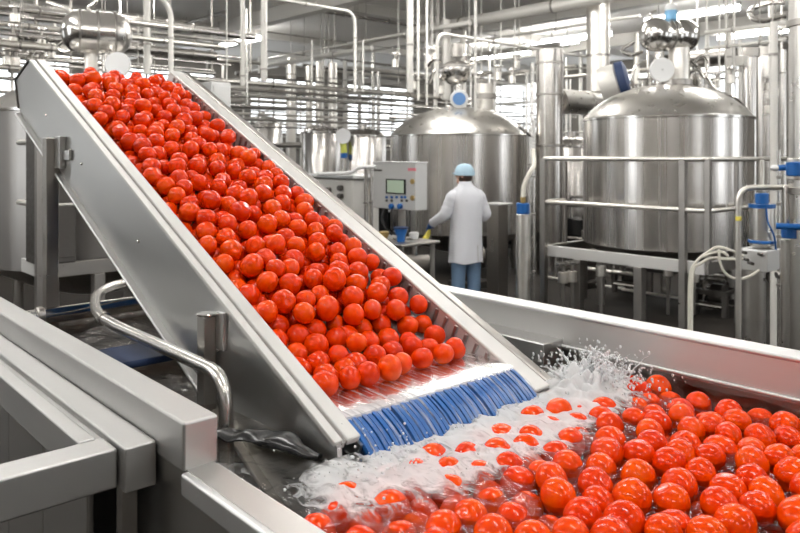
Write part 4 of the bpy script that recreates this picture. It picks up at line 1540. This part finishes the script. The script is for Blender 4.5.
# cream cables
cabs = [
    ([(743, 256), (730, 250), (718, 247), (708, 252), (696, 262), (690, 278), (689, 335)], 'outer cream cable arching from the terminal block down to the flume rim'),
    ([(743, 259), (728, 259), (712, 258), (700, 264), (693, 274), (691.5, 335)], 'inner cream cable arching beside the outer one'),
    ([(719, 250), (720, 262), (726, 274), (738, 279), (750, 276), (759, 270)], 'cream cable hanging in a loop under the terminal block'),
    ([(728, 256), (722, 252), (712, 253), (702, 257)], 'short cream cable bridging the two arching cables'),
]
for pts_, lb in cabs:
    tag(MB().tube(catmull([pt(u, v, FD - .18 + .01 * i) for i, (u, v) in enumerate(pts_)]), .0085, 8).build('cable', 'cream_hose'), lb, 'cable')
# valves with blue handles
bv = thing('butterfly_valve', 'blue handled valve with white knob at the upper right edge', 'valve', pt(792, 172, 4.2))
p = pt(792, 169, 4.05)
MB().cyl(pt(796, 180, 4.05), pt(796, 158, 4.05), .045, 18).build('body', 'pale_pipe', bv)
MB().tube([pt(774, 168, 4.0), pt(800, 167, 3.95), pt(815, 166, 3.95)], [.015, .018, .018], 12).build('handle', 'blue_plastic', bv)
MB().ball(pt(775, 168, 4.0), .020, 12, (1.3, 1.3, .9)).build('knob', 'white_plastic', bv)
MB().cyl(pt(795, 176, 3.95), pt(795, 162, 3.95), .045, 16).build('hub', 'blue_plastic', bv)
bv2 = thing('butterfly_valve', 'blue clamp valve below the white knobbed one at the right edge', 'valve', pt(790, 240, 4.2))
MB().cyl(pt(790, 238, 4.2), pt(790, 226, 4.2), .046, 18).build('body', 'blue_plastic', bv2)
MB().tube([pt(776, 226, 4.15), pt(800, 227, 4.1), pt(812, 227, 4.1)], .018, 10).build('handle', 'blue_plastic', bv2)
MB().cyl(pt(788, 239, 4.25), (*pt(788, 239, 4.25).xy, 0), .040, 18).build('down_pipe', 'dome_steel', bv2)
MB().cyl(pt(788, 186, 4.25), pt(788, 226, 4.25), .034, 18).build('up_pipe', 'pipe_steel', bv2)
pipe('thin_pipe', 'thin pipe with fittings between dosing cylinder and right edge pipe', vline(779, 4.9, 150, 420), .012, 'pipe_steel', None, (.5, .6, .68, .8, .9), seg=10)

# ------------------------------------------------------------------ control panel on worktable
wt = thing('worktable', 'stainless worktable with round edged top beneath the control panel', 'table', (5.75, 6.7, 0))
ZT = .90
MB().box((5.36, 5.90, ZT - .035), (5.96, 7.05, ZT), .012).build('tabletop', 'frame_steel', wt)
for x, y in ((5.42, 5.97), (5.90, 5.97), (5.42, 6.98), (5.90, 6.98)):
    MB().cyl((x, y, 0), (x, y, ZT - .035), .03, 14).build('leg', 'frame_steel', wt)
MB().box((5.40, 5.95, .28), (5.92, 7.0, .31), .006).build('shelf', 'frame_steel', wt)
cp = thing('control_panel', 'grey control cabinet with small green screen and blue knobs on pedestal', 'control panel', (5.72, 6.34, ZT))
X0, Y0, Y1, Z0, Z1 = 5.63, 5.97, 6.71, 1.25, 1.79
cab = MB().box((X0, Y0, Z0), (X0 + .19, Y1, Z1), .012).build('cabinet', 'panel_grey', cp)
MB().cyl((5.73, 6.30, ZT), (5.73, 6.30, Z0), .045, 18).build('pedestal', 'frame_steel', cp)
MB().cyl((5.73, 6.30, ZT), (5.73, 6.30, ZT + .02), .11, 24).build('pedestal_base', 'frame_steel', cp)
def py_(u):                                                          # y on the cabinet face for a picture column
    a, b_ = ray(u)
    return b_ * X0 / a
def fz(v, u):
    return zat(v, X0 / ray(u)[0])
def face(b, u0, u1, v0, v1, t, bev=.002):
    y0, y1 = py_(u1), py_(u0)
    z0, z1 = fz(v1, (u0 + u1) / 2), fz(v0, (u0 + u1) / 2)
    return b.box((X0 - t, y0, z0), (X0 + .001, y1, z1), bev)
face(MB(), 386.5, 406, 179, 194, .012).build('bezel', 'black_rubber', cp)
face(MB(), 388, 404.5, 180.3, 192.7, .016, .001).build('screen', 'screen_green', cp)
for u in (387, 392, 397, 402, 405.5):
    ob = face(MB(), u - 1.0, u + 1.0, 196, 198.4, .012).build('button', 'blue_plastic', cp)
for u in (387, 392, 402, 407):
    ob = face(MB(), u - 1.0, u + 1.0, 199.5, 201.8, .010).build('button', 'dark_steel', cp)
for u in (392.5, 401):
    yk, zk = py_(u), fz(206.3, u)
    MB().lathe([(.030, 0), (.034, -.01), (.030, -.04), (.018, -.045), (0, -.046)][::-1], (X0, yk, zk), (1, 0, 0), 18).build('knob', 'blue_plastic', cp)
for v in (181.5, 198):
    yk, zk = py_(413), fz(v, 413)
    MB().cyl((X0 + .001, yk, zk), (X0 - .022, yk, zk), .030, 16).build('latch', 'brass', cp)
face(MB(), 408, 416, 168, 171, .003, .0005).build('red_marking', 'red_label', cp)
face(MB(), 374, 382, 169.5, 171.2, .003, .0005).build('dark_marking', 'dark_steel', cp)
MB().box((X0 - .008, Y0 - .005, Z1 - .006), (X0 + .20, Y1 + .005, Z1 + .012), .004).build('rain_hood', 'rim_steel', cp)
MB().tube(catmull([(5.68, 6.55, Z0), (5.66, 6.58, 1.12), (5.68, 6.52, 1.0), (5.75, 6.5, .93)]), .012, 8).build('lead', 'black_rubber', cp)
bp_ = thing('blue_funnel', 'blue plastic funnel with dark nozzle on the table under the panel', 'funnel', (*pt(401, 238, 8.25).xy, ZT))
p = Vector((*pt(401, 238, 8.25).xy, ZT))
MB().lathe([(0, 0), (.045, 0), (.048, .06), (.065, .10), (.075, .14), (.07, .15), (0, .15)], p, (0, 0, 1), 20).build('cone', 'blue_plastic', bp_)
MB().lathe([(0, .148), (.09, .148), (.09, .166), (0, .172)], p, (0, 0, 1), 20).build('lid', 'navy', bp_)
for (u, d, lb, mt) in ((384, 8.6, 'small tan lidded jar on the table left of the funnel', 'brass'), (414, 8.5, 'low white bowl on the table right of the funnel', 'white_plastic')):
    p = Vector((*pt(u, 236, d).xy, ZT))
    tag(MB().lathe([(0, 0), (.04, 0), (.055, .03), (.06, .07), (.05, .08), (0, .085)], p, (0, 0, 1), 18).build('jar' if u < 400 else 'bowl', mt), lb, 'jar' if u < 400 else 'bowl')
# table's left machine: pale unit with pipes
wm = thing('mixing_machine', 'pale white machine housing with fittings left of the control panel', 'machine', (*pt(340, 230, 9.6).xy, 0))
c = pt(341, 230, 9.6)
MB().box((c.x - .22, c.y - .52, .70), (c.x + .22, c.y + .52, zat(178, 9.6)), .02).build('housing', 'pale_paint', wm)
MB().box((c.x - .26, c.y - .58, zat(178, 9.6)), (c.x + .26, c.y + .58, zat(174, 9.6)), .015).build('cover', 'rim_steel', wm)
for x, y in ((-.2, -.5), (-.2, .5), (.2, -.5), (.2, .5)):
    MB().cyl((c.x + x, c.y + y, 0), (c.x + x, c.y + y, .70), .03, 10).build('leg', 'frame_steel', wm)
for u, v in ((342, 188), (342, 196), (351, 190), (330, 190), (356, 185)):
    a, b_ = ray(u)
    xx = c.x - .22
    yy = b_ * xx / a
    if abs(yy - c.y) > .48:
        continue
    zz = zat(v, xx / a)
    MB().cyl((xx + .002, yy, zz), (xx - .06, yy, zz), .035, 14).build('fitting', 'dark_steel', wm)
MB().tube(fillet([pt(318, 174, 9.2), pt(352, 173, 9.0), pt(360, 167, 8.9), pt(376, 167, 8.7)], .1), .022, 10).build('hose', 'white_plastic', wm)
for u, d, lb in ((366, 8.95, 'slim steel post left of the control panel'), (371, 9.2, 'second slim steel post behind control panel\'s left edge')):
    pipe('slim_post', lb, vline(u, d, 168, 400), .025, 'pipe_steel', None, (.5, .75), 'post', 12)

# ------------------------------------------------------------------ bits right of the worker
a, b_ = ray(497.5)
d = 9.6
pc = Vector((a * d, b_ * d, 0))
sp_ = thing('steel_pillar', 'square dull steel cabinet pillar standing right of the worker', 'cabinet', pc)
zt = zat(205, d)
MB().box((pc.x - .10, pc.y - .10, 0), (pc.x + .10, pc.y + .10, zt), .008).build('body', 'frame_steel', sp_)
MB().box((pc.x - .13, pc.y - .16, zt), (pc.x + .13, pc.y + .13, zt + .03), .008).build('top_plate', 'rim_steel', sp_)
MB().box((pc.x - .113, pc.y - .02, .62), (pc.x - .1, pc.y + .02, .78), .003).build('handle', 'polished', sp_)
a, b_ = ray(523)
d = 8.3
hx = thing('hose_post', 'blue collared steel post with white hose left of the right platform', 'post', (a * d, b_ * d, 0))
MB().cyl((a * d, b_ * d, 0), (a * d, b_ * d, zat(214, d)), .080, 24).build('post', 'pale_pipe', hx)
MB().cyl((a * d, b_ * d, zat(214, d)), (a * d, b_ * d, zat(203, d)), .075, 24).build('collar', 'blue_plastic', hx)
MB().cyl((a * d, b_ * d, zat(203, d)), (a * d, b_ * d, zat(197, d)), .03, 14).build('nipple', 'brass', hx)
MB().tube(catmull([pt(523, 199, d), pt(524, 186, d), pt(529, 174, d), pt(534, 165, d + .1), pt(533, 150, d + .3)]), .026, 12).build('hose', 'cream_hose', hx)
pipe('twin_riser', 'left one of two thin risers above the white hose', vline(530, 8.8, 128, 400), .018, 'pipe_steel', None, (.2, .4, .8), seg=10)
pipe('twin_riser', 'right one of two thin risers above the white hose', vline(534, 8.9, 120, 400), .020, 'pipe_steel', None, (.2, .5, .7), seg=10)
pipe('slant_pipe', 'short slanting pipe meeting the risers beside the middle tank', [pt(519, 126, 8.7), pt(531, 136, 8.8)], .022, 'pipe_steel', None, (.5,), seg=10)

# far wall windows/lit openings and floor-level machinery boxes in the back
for i, (u, d, w, h, lb, mt) in enumerate(((230, 15.5, .5, 1.5, 'grey switch cabinet far back above the conveyor\'s right edge', 'panel_grey'), (640, 15, .5, 1.4, 'grey cabinet far behind the right tank', 'panel_grey'),
                                          (552, 13.2, .3, 1.2, 'low grey machine behind the tall duct', 'pale_paint'), (216, 10.8, .32, 2.95, 'pale grey cabinet beyond the conveyor\'s upper right edge', 'panel_grey'))):
    a, b_ = ray(u)
    t = thing('cabinet', lb, 'cabinet', (a * d, b_ * d, 0))
    MB().box((a * d - w / 2, b_ * d - w / 2, .08), (a * d + w / 2, b_ * d + w / 2, h), .015).build('body', mt, t)
    MB().box((a * d - w / 2 + .03, b_ * d - w / 2 - .012, .14), (a * d + w / 2 - .03, b_ * d - w / 2 + .001, h - .06), .006).build('door', mt, t)
    MB().box((a * d - w / 2 + .02, b_ * d - w / 2 + .02, 0), (a * d + w / 2 - .02, b_ * d + w / 2 - .02, .08), .005).build('plinth', 'dark_steel', t)

# ------------------------------------------------------------------ worker
PD = 9.0
a, b_ = ray(466)
PB = Vector((a * PD, b_ * PD, 0))
fa = math.atan2(FY, FX) + math.radians(24)                            # faces away and a little to the left
Fv = Vector((math.cos(fa), math.sin(fa), 0))
Rv = Vector((math.sin(fa), -math.cos(fa), 0))
def W(r, f, z):
    return PB + Rv * r + Fv * f + Vector((0, 0, z))
pr = thing('person', 'worker in white coat, blue hairnet cap and jeans, seen from behind', 'person', PB)
def skin_mesh(name, chain_pts, edges, radii, mat, parent, sub=2):
    me = bpy.data.meshes.new(name)
    org = root_loc(parent)
    me.from_pydata([tuple(Vector(p) - org) for p in chain_pts], edges, [])
    o = bpy.data.objects.new(name, me)
    COL.objects.link(o)
    m = o.modifiers.new('s', 'SKIN')
    m.use_smooth_shade = True
    o.modifiers.new('d', 'SUBSURF').levels = sub
    lay = me.skin_vertices[0] if me.skin_vertices else None
    if lay is None:
        bm = bmesh.new(); bm.from_mesh(me); bm.verts.layers.skin.verify(); bm.to_mesh(me); bm.free()
        lay = me.skin_vertices[0]
    for i, r in enumerate(radii):
        lay.data[i].radius = r if isinstance(r, tuple) else (r, r)
        lay.data[i].use_root = (i == 0)
    dg = bpy.context.evaluated_depsgraph_get()
    dg.update()
    nm = bpy.data.meshes.new_from_object(o.evaluated_get(dg))
    bpy.data.objects.remove(o)
    for p in nm.polygons:
        p.use_smooth = True
    nm.materials.clear()
    nm.materials.append(MATS[mat])
    nm.name = name
    o = bpy.data.objects.new(name, nm)
    COL.objects.link(o)
    o.parent = parent
    return o
# joints
LS, RS = W(-.170, 0, 1.385), W(.170, 0, 1.385)
LE, RE = W(-.275, .05, 1.14), W(.262, -.02, 1.14)
LW_, RW_ = W(-.31, .29, 1.03), W(.20, .22, 1.04)
pts_ = [W(0, 0, .93), W(0, -.01, 1.12), W(0, -.02, 1.32), W(0, 0, 1.45), W(0, .02, 1.53),
        LS, LE, LW_, RS, RE, RW_,
        W(-.095, 0, .86), W(-.10, .015, .48), W(-.10, -.02, .08), W(-.115, .13, .035),
        W(.095, 0, .86), W(.10, .015, .48), W(.10, -.02, .08), W(.115, .13, .035),
        W(0, .04, 1.60)]
ed = [(0, 1), (1, 2), (2, 3), (3, 4), (3, 5), (5, 6), (6, 7), (3, 8), (8, 9), (9, 10), (0, 11), (11, 12), (12, 13), (13, 14), (0, 15), (15, 16), (16, 17), (17, 18), (4, 19)]
rd = [.10, .095, .09, .05, .05, .028, .034, .028, .028, .034, .028, .085, .055, .040, .03, .085, .055, .040, .03, .06]
body = skin_mesh('body', pts_, ed, rd, 'skin', pr)
# head joined onto the same body mesh
b = MB()
b.bm.from_mesh(body.data)
for v in b.bm.verts:
    v.co += PB
hc = W(0, .045, 1.640)
hM = Matrix((Rv, Fv, Vector((0, 0, 1)))).transposed() @ Matrix.Rotation(math.radians(42), 3, 'Z')
b.ball(hc, .1, 20, (.76, .98, 1.16), hM)
b.ball(hc + hM @ Vector((0, .10, -.015)), .018, 8, (.7, 1, 1.3), hM)          # nose
b.ball(hc + hM @ Vector((0, .06, -.085)), .045, 10, (.95, .9, .8), hM)        # chin
for s in (-1, 1):
    b.ball(hc + hM @ Vector((s * .078, 0, -.01)), .028, 8, (.35, .7, 1.1), hM)  # ears
    b.ball(hc + hM @ Vector((s * .032, .088, .012)), .012, 8, (1, .6, .7), hM)  # eyes
b.ball(hc + hM @ Vector((0, .092, -.052)), .02, 8, (1.1, .5, .35), hM)        # mouth
bpy.data.objects.remove(body)
b.build('body', 'skin', pr, 60)
# hair and hairnet cap
b = MB()
b.ball(hc + Vector((0, 0, -.005)) + hM @ Vector((0, -.012, -.02)), .1, 18, (.80, .96, .98), hM)
b.build('hair', 'hair', pr)
b = MB()
rings = []
for k in range(9):
    t = k / 8
    z = -.002 + .136 * math.sin(t * PI / 2)
    q = math.cos(t * PI / 2) ** .75
    ring = []
    for j in range(28):
        an = 2 * PI * j / 28
        puff = 1 + .035 * math.sin(an * 9 + k)
        ring.append(hc + hM @ Vector((math.cos(an) * .108 * max(q, .05) * puff, math.sin(an) * .128 * max(q, .05) * puff - .004, z)))
    rings.append(ring)
b.loft(rings)
cp_ = b.build('hairnet_cap', 'cap_blue', pr, 60)
b = MB()
b.lathe([(.100, -.014), (.109, -.010), (.109, .006), (.100, .010)], (0, 0, 0), (0, 0, 1), 28)
for v in b.bm.verts:
    v.co = hc + hM @ Vector((v.co.x, v.co.y * 1.2 - .004, v.co.z))
b.build('cap_band', 'cap_blue', cp_)
b = MB()
b.ball(hc + hM @ Vector((0, .105, .012)), .075, 14, (1.0, .75, .12), hM)
b.build('cap_peak', 'cap_blue', cp_)
# lab coat: trunk and two sleeves in one garment
b = MB()
rings = []
for z, wx, wy, oy in ((.565, .212, .165, .0), (.70, .208, .160, 0), (.85, .202, .155, 0), (.98, .196, .148, -.005), (1.10, .196, .142, -.01), (1.22, .206, .142, -.015), (1.31, .216, .140, -.015), (1.38, .214, .130, -.012), (1.43, .190, .112, -.004), (1.47, .145, .095, .004), (1.50, .100, .082, .010), (1.535, .075, .075, .015), (1.555, .072, .072, .018)):
    ring = []
    for j in range(40):
        an = 2 * PI * j / 40
        c_, s_ = math.cos(an), math.sin(an)
        e = .78
        x = math.copysign(abs(c_) ** e, c_) * wx
        y = math.copysign(abs(s_) ** e, s_) * wy
        fold = 1 + (.025 * max(0, 1.15 - z) / .6) * math.sin(an * 7 + z * 3) + .008 * math.sin(an * 5 + z * 14)
        ring.append(W(x * fold, y * fold + oy, z + (.01 * math.sin(an * 4) if z < .6 else 0)))
    rings.append(ring)
b.loft(rings, caps=False)
coat = b.build('lab_coat', 'coat_white', pr, 60)
for nm, S_, E_, K_ in (('sleeve', LS, LE, LW_), ('sleeve', RS, RE, RW_)):
    b = MB()
    S0 = Vector((PB.x + (S_.x - PB.x) * .6, PB.y + (S_.y - PB.y) * .6, 1.395))
    S1 = Vector((PB.x + (S_.x - PB.x) * 1.02, PB.y + (S_.y - PB.y) * 1.02, 1.365))
    pth = catmull([S0, S1, S1 * .5 + E_ * .5, E_, E_ * .5 + K_ * .5, K_], 6)
    rad_ = []
    for i in range(len(pth)):
        t = i / (len(pth) - 1)
        rad_.append((.066 + .022 * min(1, t * 5) if t < .2 else .088 - .030 * (t - .2) / .8) + .003 * math.sin(i * 1.9))
    b.tube(pth, rad_, 18)
    b.build(nm, 'coat_white', coat, 60)
MB().tube([W(.075, -.168, .58), W(.075, -.162, .70), W(.075, -.157, .78)], .004, 6).build('back_vent', 'panel_grey', coat)
# jeans and shoes
b = MB()
for s in (-1, 1):
    rings = []
    for z, r, ox in ((.045, .082, .115), (.15, .080, .112), (.35, .084, .108), (.50, .092, .104), (.68, .104, .100), (.86, .096, .092), (.93, .090, .088)):
        rings.append([W(s * ox + r * math.cos(2 * PI * j / 20) * .98, (r * 1.06) * math.sin(2 * PI * j / 20), z) for j in range(20)])
    b.loft(rings)
b.build('jeans', 'jeans', pr, 60)
for s in (-1, 1):
    b = MB()
    b.ball(W(s * .115, .06, .045), .1, 14, (.48, 1.35, .45), hM)
    b.build('shoe', 'shoe', pr, 60)
# gloved hands: palm, four fingers of unequal length, thumb from the palm's side
def hand(wrist, fwd, up, side, mat):
    fwd, up = fwd.normalized(), up.normalized()
    sd = fwd.cross(up).normalized() * side
    b = MB()
    b.tube([wrist - fwd * .03, wrist + fwd * .015, wrist + fwd * .05, wrist + fwd * .085], [.034, .032, .040, .034], 12)
    for k, ln in enumerate((.062, .072, .068, .052)):
        off = sd * (.027 - .018 * k)
        p0 = wrist + fwd * .07 + off
        p1 = p0 + fwd * ln * .45 - up * .006
        p2 = p1 + fwd * ln * .35 - up * .022
        p3 = p2 + fwd * ln * .12 - up * .026
        b.tube([p0, p1, p2, p3], [.0105, .010, .009, .007], 8)
    p0 = wrist + fwd * .025 + sd * .024
    b.tube([p0, p0 + sd * .025 + fwd * .025 - up * .01, p0 + sd * .024 + fwd * .055 - up * .028], [.013, .011, .008], 8)
    return b
gl_ = hand(LW_, (LW_ - LE) + Vector((0, 0, -.06)), Vector((0, 0, 1)), 1, 'glove_blue').build('glove', 'glove_blue', pr, 60)
gr_ = hand(RW_, (RW_ - RE) + Vector((0, 0, -.04)), Vector((0, 0, 1)), -1, 'glove_blue').build('glove', 'glove_blue', pr, 60)
# the yellow wiping cloth held in the left hand
fw = ((LW_ - LE) + Vector((0, 0, -.06))).normalized()
hp_ = LW_ + fw * .10 - Vector((0, 0, .032))
b = MB()
rings = []
for k in range(7):
    t = k / 6
    ring = []
    for j in range(14):
        an = 2 * PI * j / 14
        q = .020 + .030 * t + .006 * math.sin(an * 3 + k)
        ring.append(hp_ - Vector((0, 0, .115 * t)) + Rv * math.cos(an) * q - Rv * .05 * t + Fv * math.sin(an) * q * .6)
    rings.append(ring)
b.loft(rings)
tag(b.build('cloth', 'yellow', None, 60), 'yellow cloth held in the worker\'s blue gloved left hand', 'cloth')

# ------------------------------------------------------------------ world, camera, view
w = bpy.data.worlds.new('hall_surroundings')
SC.world = w
w.use_nodes = True
nt = w.node_tree
for n in list(nt.nodes):
    nt.nodes.remove(n)
N, L = nt.nodes.new, nt.links.new
out = N('ShaderNodeOutputWorld')
bg = N('ShaderNodeBackground')
tc = N('ShaderNodeTexCoord')
bg.inputs[0].default_value = (.95, .98, 1.0, 1)
bg.inputs[1].default_value = 3.3
L(bg.outputs[0], out.inputs[0])

cd = bpy.data.cameras.new('camera')
co = bpy.data.objects.new('camera', cd)
COL.objects.link(co)
cd.sensor_fit = 'HORIZONTAL'
cd.sensor_width = 36.0
cd.lens = 36.0 * FPX / 800.0
cd.shift_y = -(266.5 - HV) / 800.0
cd.clip_start = 0.05
cd.clip_end = 100
co.location = (0, 0, CAMZ)
co.rotation_euler = (PI / 2, 0, math.atan2(FY, FX) - PI / 2)
cd.dof.use_dof = True
cd.dof.focus_distance = 1.9
cd.dof.aperture_fstop = 6.3
SC.camera = co

SC.view_settings.view_transform = 'Standard'
SC.view_settings.look = 'None'
SC.view_settings.gamma = 1.0
SC.view_settings.use_curve_mapping = False
SC.view_settings.exposure = 0.12
SC.cycles.max_bounces = 8
SC.cycles.transparent_max_bounces = 12
SC.cycles.glossy_bounces = 4
SC.cycles.diffuse_bounces = 3
SC.cycles.sample_clamp_indirect = 6.0
SC.cycles.use_denoising = True
